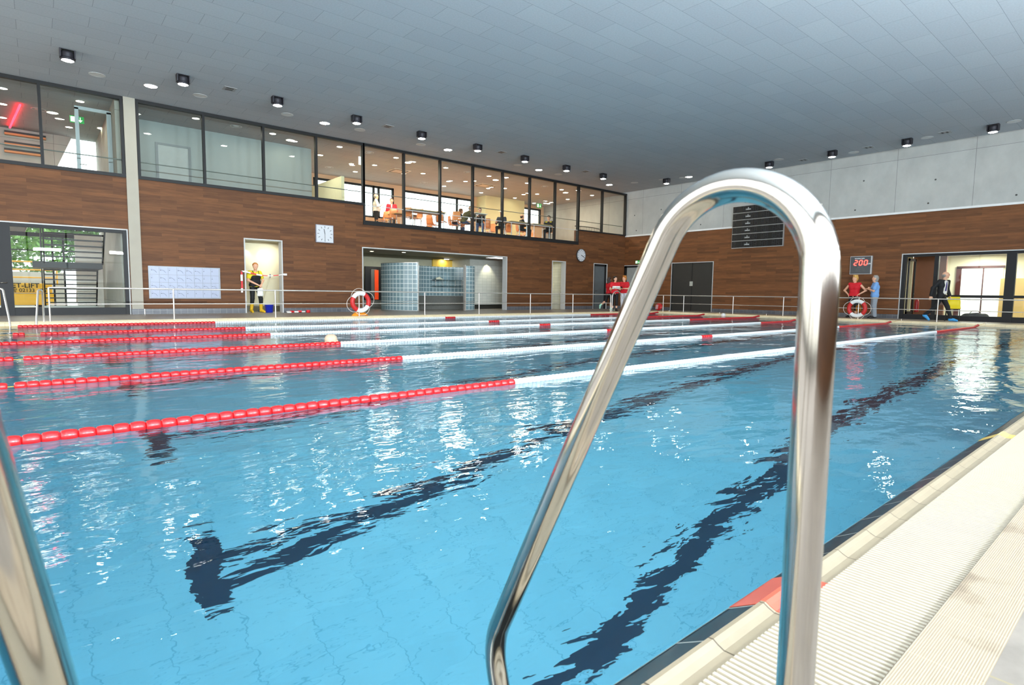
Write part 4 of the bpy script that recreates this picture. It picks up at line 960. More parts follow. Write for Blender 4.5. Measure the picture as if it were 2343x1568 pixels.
def sdf_mesh(name, bones, h, k=.02, clips=(), mat=None, parent=None, inflate=0.):
    """one continuous skin over tapered limbs; bones: (a, b, ra, rb[, squash(y)])"""
    P = np.array([b[0] for b in bones]+[b[1] for b in bones], float)
    rm = max(max(b[2], b[3]) for b in bones)+inflate+.03
    lo = P.min(0)-rm; hi = P.max(0)+rm; n = np.ceil((hi-lo)/h).astype(int)+1
    vol = np.full(n, .12, np.float32)
    ax = [lo[i]+h*np.arange(n[i]) for i in range(3)]
    for b in bones:
        a, c, ra, rb = np.array(b[0], float), np.array(b[1], float), b[2]+inflate, b[3]+inflate
        kk = b[4] if len(b) > 4 else k
        m = max(ra, rb)+.06
        sl = []
        for i in range(3):
            i0 = max(0, int((min(a[i], c[i])-m-lo[i])/h)); i1 = min(n[i], int((max(a[i], c[i])+m-lo[i])/h)+2); sl.append(slice(i0, i1))
        X, Y, Z = np.meshgrid(ax[0][sl[0]], ax[1][sl[1]], ax[2][sl[2]], indexing='ij')
        d = c-a; L = max(1e-9, d@d)
        t = np.clip(((X-a[0])*d[0]+(Y-a[1])*d[1]+(Z-a[2])*d[2])/L, 0, 1)
        D = np.sqrt((X-a[0]-d[0]*t)**2+(Y-a[1]-d[1]*t)**2+(Z-a[2]-d[2]*t)**2)-(ra+(rb-ra)*t)
        old = vol[tuple(sl)]; hh = np.clip(.5+.5*(old-D)/kk, 0, 1)
        vol[tuple(sl)] = old*(1-hh)+D*hh-kk*hh*(1-hh)
    if clips:
        X, Y, Z = np.meshgrid(*ax, indexing='ij')
        for (nn, dd) in clips:   # keep where n.p < d
            vol = np.maximum(vol, (X*nn[0]+Y*nn[1]+Z*nn[2]-dd).astype(np.float32))
    V, F = surface_nets(vol, lo, h)
    me = bpy.data.meshes.new(name); me.vertices.add(len(V)); me.vertices.foreach_set('co', V.astype(np.float32).ravel())
    me.loops.add(F.size); me.loops.foreach_set('vertex_index', F.astype(np.int32).ravel())
    me.polygons.add(len(F)); me.polygons.foreach_set('loop_start', np.arange(0, F.size, 4, dtype=np.int32)); me.polygons.foreach_set('loop_total', np.full(len(F), 4, np.int32))
    me.polygons.foreach_set('use_smooth', np.ones(len(F), bool)); me.update(calc_edges=True); me.validate()
    me.materials.append(mat)
    o = bpy.data.objects.new(name, me); COL.objects.link(o); o.parent = parent
    return o
def V3(*a): return np.array(a, float)
STAND = dict(pelvis=(0, 0, .96), chest=(0, 0, 1.28), neck=(.0, 0, 1.47), head=(.015, 0, 1.63),
             shL=(0, .185, 1.42), elL=(-.02, .235, 1.13), wrL=(.05, .25, .88), shR=(0, -.185, 1.42), elR=(-.02, -.235, 1.13), wrR=(.05, -.25, .88),
             hipL=(0, .095, .93), knL=(.02, .10, .5), anL=(-.02, .10, .085), hipR=(0, -.095, .93), knR=(.02, -.10, .5), anR=(-.02, -.10, .085), toeL=(.14, .12, .03), toeR=(.14, -.12, .03))
SIT = dict(pelvis=(0, 0, .55), chest=(-.02, 0, .86), neck=(.0, 0, 1.06), head=(.03, 0, 1.22), shL=(0, .185, 1.0), elL=(.1, .25, .74), wrL=(.33, .17, .78), shR=(0, -.185, 1.0), elR=(.1, -.25, .74), wrR=(.33, -.17, .78),
           hipL=(.02, .095, .52), knL=(.44, .13, .50), anL=(.42, .13, .09), hipR=(.02, -.095, .52), knR=(.44, -.13, .50), anR=(.42, -.13, .09), toeL=(.58, .14, .03), toeR=(.58, -.14, .03))
def hand_bones(el, wr, sgn, curl=.5, fingdir=None):
    """palm, four unequal bent fingers and a thumb from the side of the palm"""
    f = (wr-el); f /= np.linalg.norm(f)
    if fingdir is not None: f = .5*f+.5*V3(*fingdir); f /= np.linalg.norm(f)
    side = np.cross(f, V3(0, 0, 1));
    if np.linalg.norm(side) < .3: side = np.cross(f, V3(0, sgn, 0))
    side /= np.linalg.norm(side); dn = np.cross(side, f)
    if dn[2] > 0 and abs(f[2]) < .8: dn = -dn
    B = [(wr, wr+f*.035, .024, .024, .012)]
    for i, (o, L) in enumerate(((-.030, .062), (-.010, .075), (.010, .080), (.029, .070))):
        b0 = wr+f*.035+side*o*.7; b1 = wr+f*.088+side*o
        B.append((b0, b1, .017, .0125, .010))
        d1 = f*math.cos(curl*.6)+dn*math.sin(curl*.6); d2 = f*math.cos(curl*1.7)+dn*math.sin(curl*1.7)
        m = b1+d1*L*.5; B.append((b1, m, .0105, .0095, .006)); B.append((m, m+d2*L*.5, .0095, .0075, .006))
    tb = wr+f*.03+side*.03*sgn; t1 = tb+(f*.6+side*.75*sgn+dn*.2)*.035; B.append((wr+f*.02, tb, .016, .014, .01)); B.append((tb, t1, .013, .011, .008)); B.append((t1, t1+(f*.9+side*.25*sgn+dn*.3)*.032, .011, .0085, .006))
    return B
def person(loc, rz, label, pose=None, base=STAND, height=1.75, build=1., hyaw=0, skin='skin_light', hair='hair_brown', hairlen='short', top='cloth_white', sleeve=.45, legs='cloth_black', legcut=1.,
           shoes='shoe_dark', bust=False, res=.0095, hem=None, curl=.5, open_jacket=None, extra=None, group=None, belly=0., legsloose=.0):
    J = {k: V3(*v) for k, v in base.items()}
    for k, v in (pose or {}).items(): J[k] = V3(*v)
    S = height/1.75
    root = empty('person', loc, label, 'person', group)
    c, s = math.cos(R(hyaw)), math.sin(R(hyaw))
    hd = J['head']; nk = J['neck']
    def HP(x, y, z): return hd+V3(c*x-s*y, s*x+c*y, z)
    w = build
    arm, leg_, torso, headb = [], [], [], []
    up = J['neck']-J['pelvis']; up /= np.linalg.norm(up)
    lat = J['shL']-J['shR']; lat /= np.linalg.norm(lat); fr = np.cross(lat, up)
    lath = J['hipL']-J['hipR']; lath /= np.linalg.norm(lath)
    p, ch, waist = J['pelvis'], J['chest'], J['pelvis']*.55+J['chest']*.45
    torso += [(p-lath*.075*w, p+lath*.075*w, .105*w, .105*w, .03), (waist-lat*.05*w, waist+lat*.05*w, .10*w, .10*w, .04), (waist-lat*.05*w, ch-lat*.075*w, .098*w, .105*w, .04), (waist+lat*.05*w, ch+lat*.075*w, .098*w, .105*w, .04),
              (p, waist, .10*w, .10*w, .05), (ch-lat*.08*w, ch+lat*.08*w, .105*w, .105*w, .04), (J['shR']+lat*.05-up*.02, J['shL']-lat*.05-up*.02, .068, .068, .05), (ch, nk-up*.08, .1*w, .062, .05)]
    if bust: torso += [(ch+fr*.055+lat*.07-up*.01, ch+fr*.075+lat*.07-up*.02, .062*w, .055*w, .03), (ch+fr*.055-lat*.07-up*.01, ch+fr*.075-lat*.07-up*.02, .062*w, .055*w, .03)]
    if belly: torso += [(waist+fr*.05*w, waist+fr*(.05+belly)-up*.03, .095*w, .085*w, .05)]
    neckb = [(nk-up*.05, HP(-.01, 0, -.06), .056, .052, .03)]
    headb += [(HP(-.025, 0, .035), HP(.012, 0, .025), .088, .083, .03), (HP(.012, 0, .02), HP(.03, 0, -.055), .075, .052, .03), (HP(.03, 0, -.05), HP(.055, 0, -.088), .048, .028, .03),
              (HP(.078, 0, .03), HP(.102, 0, -.008), .010, .015, .012), (HP(.06, .03, -.015), HP(.05, .04, -.03), .026, .026, .02), (HP(.06, -.03, -.015), HP(.05, -.04, -.03), .026, .026, .02),
              (HP(.085, .02, -.05), HP(.085, -.02, -.05), .010, .010, .01), (HP(.076, .034, .043), HP(.082, .012, .043), .010, .010, .012), (HP(.076, -.034, .043), HP(.082, -.012, .043), .010, .010, .012)]
    for sg in (1, -1): headb += [(HP(-.005, .082*sg, .022), HP(0, .080*sg, -.018), .013, .009, .006)]
    arms = {}
    for q, sg in (('L', 1), ('R', -1)):
        sh, el, wr = J['sh'+q], J['el'+q], J['wr'+q]
        A = [(sh, el, .052*w**.5, .041), (el, wr, .041, .027)]; arms[q] = A; arm += A+hand_bones(el, wr, sg, curl)
        hp, kn, an, to = J['hip'+q], J['kn'+q], J['an'+q], J['toe'+q]
        leg_ += [(hp, kn, .086*w, .056*w**.5, .03), (kn, kn*.65+an*.35, .055*w**.5, .056*w**.5, .02), (kn*.65+an*.35, an, .056*w**.5, .036, .02), (an, (an+to)/2, .038, .034, .02), ((an+to)/2, to, .034, .024, .02), (an, an+(an-to)*.25+V3(0, 0, -.04), .034, .030, .02)]
    body = torso+neckb+headb+arm+leg_
    if 'gloves' in (extra or {}): pass
    parts = []
    parts.append(sdf_mesh('body', body, res, .02, mat=MATS[skin], parent=root))
    g = res*1.1
    # upper garment
    if top:
        A = []
        for q in 'LR':
            sh, el = arms[q][0][0], arms[q][0][1]
            if sleeve <= 1: A.append((sh, sh+(el-sh)*sleeve, .058*w**.5, .056, .03)) if sleeve > 0 else A.append((sh, sh+(el-sh)*.08, .056, .05, .03))
            else: A += [(sh, el, .058*w**.5, .05, .03), (el, el+(arms[q][1][1]-el)*(sleeve-1), .05, .042, .02)]
        cl = []
        hz = hem if hem is not None else p[2]-.05
        T = torso+A+[(p-lath*.07*w+V3(0, 0, -.03), p+lath*.07*w+V3(0, 0, -.03), .104*w, .104*w, .03)]
        cl.append((V3(0, 0, -1), -hz)); cl.append((up*1., float(up@(nk+up*.02))))
        parts.append(sdf_mesh('shirt' if not open_jacket else 'jacket', T, g, .03, cl, MATS[top], root, .014))
    if legs:
        T = [(p-lath*.075*w, p+lath*.075*w, .105*w, .105*w, .03)]
        for q in 'LR':
            hp, kn, an = J['hip'+q], J['kn'+q], J['an'+q]
            if legcut >= 1: T += [(hp, kn, .088*w, .062*w**.5+legsloose*.6, .02), (kn, an+V3(0, 0, .02), .062*w**.5+legsloose*.6, .046+legsloose, .02)]
            elif legcut > .55: T += [(hp, kn, .088*w, .064*w**.5, .02), (kn, kn+(an-kn)*(legcut-.5)*2*.6, .064, .058, .02)]
            else: T += [(hp, hp+(kn-hp)*legcut*2, .09*w, .07, .02)]
        wz = p+up*.075
        parts.append(sdf_mesh('trousers', T, g, .02, [(up, float(up@wz))], MATS[legs], root, .009))
    if shoes:
        for q in 'LR':
            an, to = J['an'+q], J['toe'+q]
            hgt = .075 if 'boot' not in shoes else .30
            kn = J['kn'+q]; dirk = (kn-an); dirk /= np.linalg.norm(dirk)
            T = [(an+V3(0, 0, -.02), (an+to)/2, .045, .04, .02), ((an+to)/2, to+(to-an)*.08, .04, .03, .02), (an+V3(0, 0, -.02), an+(an-to)*.22+V3(0, 0, -.04), .042, .034, .02), (an, an+dirk*hgt, .046, .058 if 'boot' in shoes else .04, .02)]
            parts.append(sdf_mesh('boot' if 'boot' in shoes else 'shoe', T, g, .02, [], MATS[shoes], root, .006))
    if hair:
        T = {'short': [(HP(-.035, 0, .055), HP(.0, 0, .06), .094, .084), (HP(-.05, 0, .02), HP(-.03, 0, -.02), .082, .07)],
             'bald': [(HP(-.06, 0, .0), HP(-.045, 0, -.03), .062, .055), (HP(-.03, .05, .0), HP(-.03, -.05, .0), .048, .048)],
             'bob': [(HP(-.03, 0, .06), HP(.005, 0, .065), .098, .088), (HP(-.05, 0, .02), HP(-.04, 0, -.06), .09, .075)],
             'long': [(HP(-.03, 0, .06), HP(.005, 0, .065), .098, .088), (HP(-.05, 0, .02), HP(-.06, 0, -.16), .09, .06), (HP(-.02, .07, 0), HP(-.02, .08, -.14), .04, .03), (HP(-.02, -.07, 0), HP(-.02, -.08, -.14), .04, .03)],
             'spiky': [(HP(-.03, 0, .06), HP(.005, 0, .07), .098, .088)]+[(HP(-.03+.03*i, .035*j, .12), HP(-.035+.045*i, .05*j, .175), .026, .008) for i in (-1, 0, 1, 2) for j in (-1, 0, 1)]+[(HP(-.05, 0, .02), HP(-.04, 0, -.03), .085, .07)]}[hairlen]
        clip = [(V3(c, s, 0), float(V3(c, s, 0)@hd)+(.062 if hairlen != 'bald' else .02))]
        # keep the face free below the hairline
        parts.append(sdf_mesh('hair', T, res, .015, clip, MATS[hair], root, .004))
        hm = parts[-1].data
    # eyes and mouth
    mb = MB()
    for sg in (1, -1):
        e = HP(.083, .031*sg, .026); mb.lathe([(0, -.011), (.008, -.007), (.011, 0), (.008, .007), (0, .011)], e, 10, 'z')
    mb.build('eyes', MATS['eye_dark'], root, local=True)
    mb = MB(); mb.tube([HP(.088, .022, -.052), HP(.0955, 0, -.050), HP(.088, -.022, -.052)], .004, 6); mb.build('mouth', MATS['lip'], root, local=True)
    root.rotation_euler = (0, 0, rz); root.scale = (S, S, S)
    return root, J, HP
for nm, c_ in dict(skin_light=(226, 172, 140), skin_tan=(206, 150, 116), hair_brown=(96, 62, 38), hair_black=(22, 18, 18), hair_grey=(150, 146, 140), hair_blond=(206, 160, 84), hair_ginger=(190, 116, 40), hair_dark=(50, 34, 28),
                   cloth_white=(232, 228, 218), cloth_black=(20, 20, 23), cloth_red=(204, 16, 34), cloth_darkred=(168, 18, 40), cloth_yellow=(236, 214, 40), cloth_navy=(30, 36, 52), cloth_olive=(92, 88, 58), cloth_lightblue=(120, 168, 226),
                   cloth_grey=(150, 158, 168), cloth_jeans=(60, 76, 110), cloth_pale=(214, 216, 222), shoe_dark=(28, 26, 28), shoe_mint=(170, 226, 200), boot_yellow=(224, 178, 28), shoe_cover_blue=(60, 160, 226), eye_dark=(30, 24, 22), lip=(170, 90, 84)).items():
    M(nm, c_, .75 if 'cloth' in nm else .5, var=.08 if 'cloth' in nm else .03, scale=20)
def face(p, tx, ty): return math.atan2(ty-p[1], tx-p[0])
def cam_face(p): return math.atan2(CAM.y-p[1], CAM.x-p[0])
# --- worker in the recess: yellow shirt, black waders, yellow boots, white canister
q = at(585, 716, 'y', 17.62); wp = (q.x, 17.62, ZD)
cf = cam_face(wp)
rt, J, HP = person(wp, cf+R(28), 'person in yellow shirt, black bib overalls and yellow boots holding a white canister',
       dict(chest=(.03, 0, 1.28), neck=(.05, 0, 1.46), head=(.08, -.01, 1.62), elL=(.06, .27, 1.14), wrL=(.26, .10, 1.0), elR=(.05, -.27, 1.14), wrR=(.27, -.04, .98), hipL=(0, .1, .93), knL=(.08, .16, .5), anL=(.02, .2, .085), toeL=(.18, .24, .03), knR=(.03, -.12, .5), anR=(-.03, -.14, .085), toeR=(.13, -.17, .03)),
       height=1.80, hyaw=-24, hair='hair_ginger', top='cloth_yellow', sleeve=.62, legs='cloth_black', shoes='boot_yellow', curl=1.3, legcut=.8)
P0 = [(V3(-.02, 0, 1.0), V3(.03, 0, 1.14), .125, .12)]
sdf_mesh('bib_overall', [(V3(0, -.07, .98), V3(0, .07, .98), .118, .118), (V3(.03, -.06, 1.1), V3(.03, .06, 1.1), .112, .112), (V3(.055, -.06, 1.25), V3(.055, .06, 1.25), .112, .105)], .0105, .03, [(V3(-1, 0, .25), .30), (V3(0, 0, 1), 1.31)], MATS['cloth_black'], rt, .02)
mb = MB()
for y in (.085, -.085): mb.tube([(.13, y, 1.29), (.11, y*1.15, 1.38), (.05, y*1.25, 1.47), (-.06, y*.9, 1.46), (-.11, y*.5, 1.3)], .014, 8)
mb.build('straps', MATS['cloth_black'], rt, local=True)
cn = empty('canister', (0, 0, 0), 'white plastic canister held by the person in yellow and black', 'canister')
sdf_mesh('tank', [(V3(0, -.05, .04), V3(0, .05, .04), .05, .05), (V3(0, -.05, .04), V3(0, -.05, .22), .05, .05), (V3(0, .05, .04), V3(0, .05, .22), .05, .05), (V3(0, -.05, .22), V3(0, .05, .22), .05, .05), (V3(0, 0, .24), V3(0, 0, .29), .03, .022)], .009, .03, [], M('canister_white', (226, 226, 218), .5), cn)
MB().lathe([(.024, .29), (.026, .29), (.026, .325), (0, .325)], (0, 0, 0), 14).build('cap', M('red_cap', (170, 40, 40), .5), cn)
ct, st = math.cos(cf+R(28)), math.sin(cf+R(28))
cn.location = (wp[0]+1.03*(ct*.31-st*.02), wp[1]+1.03*(st*.31+ct*.02), .69); cn.rotation_euler = (0, 0, cf)
# mop, bucket, barrier tape
b0 = at(627-11, 716, 'y', 17.45)
t = empty('bucket', (b0.x, 17.45, ZD), 'blue bucket on the recess floor beside the mop', 'bucket')
MB().lathe([(0, .004), (.125, .004), (.15, .27), (.158, .27), (.158, .285), (.14, .285), (.118, .012), (0, .012)], (b0.x, 17.45, ZD), 4 if False else 28).build('pail', M('bucket_blue', (34, 52, 190), .4), t)
MB().tube([(b0.x+.15*math.cos(R(a)), 17.45+.05-.0004*a, ZD+.27+.0*a-.06*math.sin(R(a))) for a in range(0, 181, 15)], .004, 6).build('handle', STEELM, t)
ma, mc = at(597, 713, 'y', 17.95), at(618, 630, 'y', 18.48)
t = empty('mop', (ma.x, 17.95, ZD), 'long handled mop leaning on the recess wall', 'mop')
MB().tube([(ma.x, 17.95, ZD+.09), (mc.x, 18.48, mc.z)], .011, 8).build('stick', M('mop_stick', (196, 190, 160), .5), t)
MB().tube([(mc.x-.003, 18.47, mc.z-.1), (mc.x+.004, 18.49, mc.z+.04)], .017, 8).build('grip', M('mop_grip_blue', (70, 84, 130), .5), t)
MB().obox((ma.x-.02, 17.93, ZD+.05), .12, .10, .09, rz=.3).build('mop_head', M('mop_head_grey', (96, 100, 108), .9, bump=.01, scale=60), t)
TW, TR = M('tape_white', (232, 228, 222), .5), M('tape_red', (214, 34, 40), .5)
t = empty('barrier_tape', (2.0, YB-.03, 1.5), 'red and white barrier tape strung across the recess with a hanging end', 'barrier tape')
ta, tb = at(560, 621, 'y', YB-.05), at(650, 628, 'y', YB-.05); tl = at(554, 660, 'y', YB-.05)
pts = [Vector((ta.x+(tb.x-ta.x)*i/14, YB-.05, ta.z+(tb.z-ta.z)*i/14-.10*math.sin(math.pi*i/14))) for i in range(15)]
def ribbon(mb, a, b, wd=.035):
    mb.add([(a.x, a.y, a.z-wd), (a.x, a.y, a.z+wd), (b.x, b.y, b.z+wd), (b.x, b.y, b.z-wd), (a.x, a.y+.003, a.z-wd), (a.x, a.y+.003, a.z+wd), (b.x, b.y+.003, b.z+wd), (b.x, b.y+.003, b.z-wd)], [(0, 1, 2, 3), (7, 6, 5, 4), (0, 4, 5, 1), (1, 5, 6, 2), (2, 6, 7, 3), (3, 7, 4, 0)])
mr, mw = MB(), MB()
for i in range(14): ribbon(mr if (i//2) % 2 else mw, pts[i], pts[i+1], .026 if i < 6 else .014)
hz = [ta.z, ta.z-.12, ta.z-.34, ta.z-.6, ta.z-.75]
for i in range(4): (mr if i in (0, 2) else mw).box(tl.x-.03-.01*(i % 2), tl.x+.03, YB-.05, YB-.045, hz[i+1], hz[i])
mw.box(tl.x, ta.x, YB-.05, YB-.045, ta.z-.03, ta.z+.02); mw.box(tb.x-.02, tb.x+.1, YB-.06, YB-.02, tb.z-.04, tb.z+.03)
mr.build('red_bands', TR, t); mw.build('white_bands', TW, t)
t = empty('barrier_tape', (3.5, 16.95, ZD), 'crumpled red and white barrier tape lying on the deck by the wood wall', 'barrier tape')
fa, fb = 3.36, 3.98
mb, mw = MB(), MB()
for i in range(5): (mw if i % 2 == 0 else mb).obox((fa+.06+i*.13, 16.93+.03*math.sin(i*2), ZD+.03+.015*(i % 2)), .15, .12, .05, rz=.4*math.sin(i*1.7), rx=.3*math.cos(i))
mb.build('red_bands', TR, t, .01); mw.build('white_bands', TW, t, .01)
o = MB().lathe([(.03, 0), (.07, 0), (.07, .1), (.03, .1)], (fb+.15, 16.92, ZD), 20).build('tape_roll', TR); tag(o, 'roll of red barrier tape standing at the end of the crumpled tape', 'tape roll')
# --- three women in red near the corner
def deck_pos(px_, py_): q = at(px_, py_, 'z', ZD); return q
CO = dict(base=STAND)
def on_y(px_, y): return at(px_, 700, 'y', y).x
x = on_y(1392, 14.75); A = (x, 14.75, ZD)
person(A, R(-20), 'person with long dark hair, red shirt and black shorts striding behind two others',
       dict(knR=(.08, -.09, .52), anR=(.1, -.09, .085), toeR=(.26, -.1, .03), knL=(-.10, .10, .52), anL=(-.42, .12, .28), toeL=(-.44, .13, .14), elL=(.02, .24, 1.13), wrL=(.06, .23, .88)), height=1.68, hyaw=10, hair='hair_dark', hairlen='long', top='cloth_red', sleeve=.6, legs='cloth_black', legcut=.6, shoes='shoe_mint', bust=True, build=.95)
x = on_y(1406, 13.95); B = (x, 13.95, ZD)
rt, J, HP = person(B, cam_face(B)+R(10), 'person with black hair in a red shirt and cropped black trousers holding white papers',
       dict(elL=(.04, .25, 1.12), wrL=(.24, .06, 1.18), elR=(.04, -.25, 1.12), wrR=(.24, -.1, 1.16)), height=1.70, hyaw=20, hair='hair_black', hairlen='bob', top='cloth_red', sleeve=.5, legs='cloth_black', legcut=.85, bust=True, build=1.05, curl=1.)
o = MB().obox((0, 0, 0), .05, .36, .16, ry=.9).build('papers', M('paper_white', (240, 240, 236), .7)); tag(o, 'bundle of white papers held by the black haired person in red', 'papers')
cf = cam_face(B)+R(10); o.location = (B[0]+.30*math.cos(cf), B[1]+.30*math.sin(cf), ZD+1.17); o.rotation_euler = (0, 0, cf)
x = on_y(1427, 14.1); Cc = (x, 14.1, ZD)
person(Cc, cam_face(Cc)-R(25), 'blond person in a red shirt and pale trousers holding a small dark device',
       dict(elR=(.05, -.26, 1.13), wrR=(.26, -.06, 1.16), elL=(.02, .27, 1.14), wrL=(.24, .1, 1.14)), height=1.74, hyaw=-20, hair='hair_ginger', hairlen='spiky', top='cloth_red', sleeve=.62, legs='cloth_pale', legcut=1., bust=True, build=1.1, curl=1.1)
o = MB().obox((0, 0, 0), .04, .09, .12).build('stopwatch', BLACK); cf = cam_face(Cc)-R(25); tag(o, 'small black stopwatch in the hands of the blond person in red', 'stopwatch'); o.location = (Cc[0]+.32*math.cos(cf), Cc[1]+.32*math.sin(cf), ZD+1.17)
# --- two women under the depth display
y = at(1953, 700, 'x', 22.55).y; D = (22.55, y, ZD)
person(D, cam_face(D)-R(22), 'person with short blond hair and sleeveless red top, hands on hips',
       dict(elL=(-.06, .42, 1.15), wrL=(.05, .22, 1.0), elR=(-.05, -.42, 1.15), wrR=(.05, -.24, 1.0), anR=(-.02, -.16, .085), toeR=(.12, -.2, .03), knR=(.02, -.13, .5)), height=1.72, hyaw=-32, hair='hair_blond', hairlen='spiky', top='cloth_red', sleeve=.05, legs='cloth_black', legcut=.85, bust=True, build=1.12, curl=.9)
y = at(2000, 700, 'x', 22.5).y; Ee = (22.5, y, ZD)
person(Ee, cam_face(Ee)-R(78), 'grey haired person in light blue shirt and grey trousers, arms folded',
       dict(head=(.03, 0, 1.62), elL=(.10, .22, 1.12), wrL=(.24, -.02, 1.2), elR=(.10, -.22, 1.12), wrR=(.22, .06, 1.24)), height=1.73, hyaw=8, hair='hair_grey', hairlen='bob', top='cloth_lightblue', sleeve=.7, legs='cloth_grey', legsloose=.02, bust=True, build=1.12, hem=.84, curl=1.)
# --- man in the suit walking to the right
sy = (at(2152, 700, 'x', 22.0).y); Sx = (22.0, sy, ZD)
rt, J, HP = person(Sx, R(-86), 'bald person in a dark suit and tie striding past the office in blue shoe covers',
       dict(pelvis=(0, 0, .93), chest=(.04, 0, 1.26), neck=(.06, 0, 1.45), head=(.09, 0, 1.61), shL=(.14, .14, 1.40), shR=(-.05, -.16, 1.40), elL=(.12, .24, 1.13), wrL=(.2, .24, .90), elR=(-.22, -.22, 1.16), wrR=(-.26, -.22, .89),
            hipL=(0, .09, .90), knL=(.18, .1, .52), anL=(.30, .1, .085), toeL=(.46, .11, .04), hipR=(0, -.09, .90), knR=(-.12, -.1, .50), anR=(-.42, -.1, .20), toeR=(-.30, -.11, .06)),
       height=1.84, hyaw=2, hair='hair_grey', hairlen='bald', top='cloth_black', sleeve=1.9, legs='cloth_black', shoes='shoe_cover_blue', open_jacket=True, hem=.80)
# shirt front and tie set on the side that faces the pool
sdf_mesh('shirt_front', [(V3(.115, -.07, 1.37), V3(.10, -.085, 1.0), .05, .055)], .0095, .02, [(V3(0, 0, 1), 1.44)], MATS['cloth_white'], rt, .012)
MB().tube([(.145, -.105, 1.40), (.150, -.135, 1.25), (.135, -.150, 1.06)], [.014, .02, .024], 8).build('tie', M('tie_violet', (60, 40, 110), .5, var=.3, scale=40), rt, local=True)
MB().tube([HP(.09, .05, .028), HP(.1, .02, .024), HP(.1, -.02, .024), HP(.09, -.05, .028), HP(.0, -.088, .03)], .004, 6).build('glasses', BLACK, rt, local=True)
# --- swimmers
def swimmer(px_, py_, label, cap=None, back=0, arm=False):
    q = at(px_, py_, 'z', 0.0)
    t = empty('swimmer', (q.x, q.y, 0), label, 'person')
    B = [(V3(0, 0, .02), V3(.05, 0, .0), .092, .08), (V3(.05, 0, -.01), V3(.1, 0, -.05), .06, .045), (V3(-.10, 0, -.06), V3(-.03, 0, -.02), .06, .055), (V3(-.2, -.18, -.12), V3(-.2, .18, -.12), .07, .07), (V3(-.25, 0, -.12), V3(-.75, 0, -.16), .13, .12, .06), (V3(-.75, .08, -.18), V3(-1.2, .09, -.24), .08, .05, .05), (V3(-.75, -.08, -.18), V3(-1.2, -.09, -.24), .08, .05, .05),
         (V3(-1.2, .09, -.24), V3(-1.65, .09, -.3), .05, .035), (V3(-1.2, -.09, -.24), V3(-1.65, -.09, -.3), .05, .035), (V3(-.2, .2, -.12), V3(.1, .34, -.16), .05, .04), (V3(.1, .34, -.16), V3(.38, .2, -.12), .04, .028), (V3(-.2, -.2, -.12), V3(.1, -.34, -.16), .05, .04), (V3(.1, -.34, -.16), V3(.38, -.2, -.12), .04, .028)]
    B += hand_bones(V3(.1, .34, -.16), V3(.38, .2, -.12), 1, .2)+hand_bones(V3(.1, -.34, -.16), V3(.38, -.2, -.12), -1, .2)
    sdf_mesh('body', B, .013, .03, [], MATS['skin_light'], t)
    sdf_mesh('swim_cap' if cap else 'hair', [(V3(-.01, 0, .045), V3(.02, 0, .05), .094, .088)], .012, .02, [(V3(0, 0, -1), .0)], cap or MATS['hair_grey'], t, .006)
    t.rotation_euler = (0, 0, back)
    return t
swimmer(757, 783, 'swimmer with a pale cap low in the water behind the fourth lane rope', M('swim_cap_cream', (186, 164, 138), .5), 0)
swimmer(1655, 724, 'distant swimmer with a white cap near the far end of the pool', M('swim_cap_white', (236, 232, 228), .4), R(10))
# ============================================================ GALLERY FURNITURE AND PEOPLE
SHELL = M('orange_beech_shell', (214, 142, 92), .4, var=.06, scale=12); TBT = M('light_table_top', (206, 176, 120), .35, var=.05, scale=10)
def chair(label):
    t = empty('shell_chair', (0, 0, 0), label, 'chair', 'orange shell chairs in the gallery')
    mb = MB(); prof = [(.22, .45), (.14, .435), (0, .43), (-.12, .44), (-.19, .47), (-.22, .54), (-.245, .68), (-.27, .86)]
    wds = [.19, .21, .215, .21, .20, .19, .185, .16]
    vs = []; 
    for (x_, z_), w_ in zip(prof, wds):
        for f_ in (-1, -.5, 0, .5, 1): vs.append((x_+.012*abs(f_)*(1 if z_ > .5 else 0), w_*f_, z_+(.012*abs(f_) if z_ < .5 else 0)))
    n_ = len(vs); vs += [(v[0]-.004, v[1], v[2]-.012) if i < 25 else (v[0]-.012, v[1], v[2]) for i, v in enumerate(vs)]
    fs = []
    for i in range(7):
        for j in range(4):
            a = i*5+j; fs.append((a, a+1, a+6, a+5)); fs.append((n_+a+5, n_+a+6, n_+a+1, n_+a))
    for i in range(7): fs += [(i*5, i*5+5, n_+i*5+5, n_+i*5), (i*5+4, n_+i*5+4, n_+i*5+9, i*5+9)]
    for j in range(4): fs += [(j, n_+j, n_+j+1, j+1), (35+j, 36+j, n_+36+j, n_+35+j)]
    mb.add(vs, fs, True).build('shell', SHELL, t)
    for sy in (.18, -.18): MB().tube([(.19, sy, .42), (.2, sy*1.1, .0)], .011, 8).build('leg', CHROME, t); MB().tube([(-.16, sy, .42), (-.23, sy*1.1, .0)], .011, 8).build('leg', CHROME, t)
    MB().tube([(.19, .18, .42), (-.16, .18, .42), (-.16, -.18, .42), (.19, -.18, .42)], .01, 8, closed=True).build('seat_frame', CHROME, t)
    return t
def gal(px_, py_, zrel):
    q = at(px_, py_, 'z', FG+zrel); 
    y_ = min(max(q.y, YB+.62), YR-.6)
    if abs(y_-q.y) > 1e-6: q = at(px_, py_, 'y', y_)
    return q.x, y_
CH = [(875, 487, 200), (894, 481, 215), (930, 478, 230), (951, 473, 190), (1011, 490, 30), (1041, 487, 220), (1112, 506, 60), (1123, 515, 200), (1158, 515, 90), (1192, 524, 170), (1225, 530, 270), (990, 498, 20), (977, 515, 90)]
tmp = None
pts = []
for (a, b, rz) in CH: pts.append((a, *gal(a, b, .86), rz))
pts.sort(key=lambda p: pj((p[1], p[2], FG))[0])
placed = []
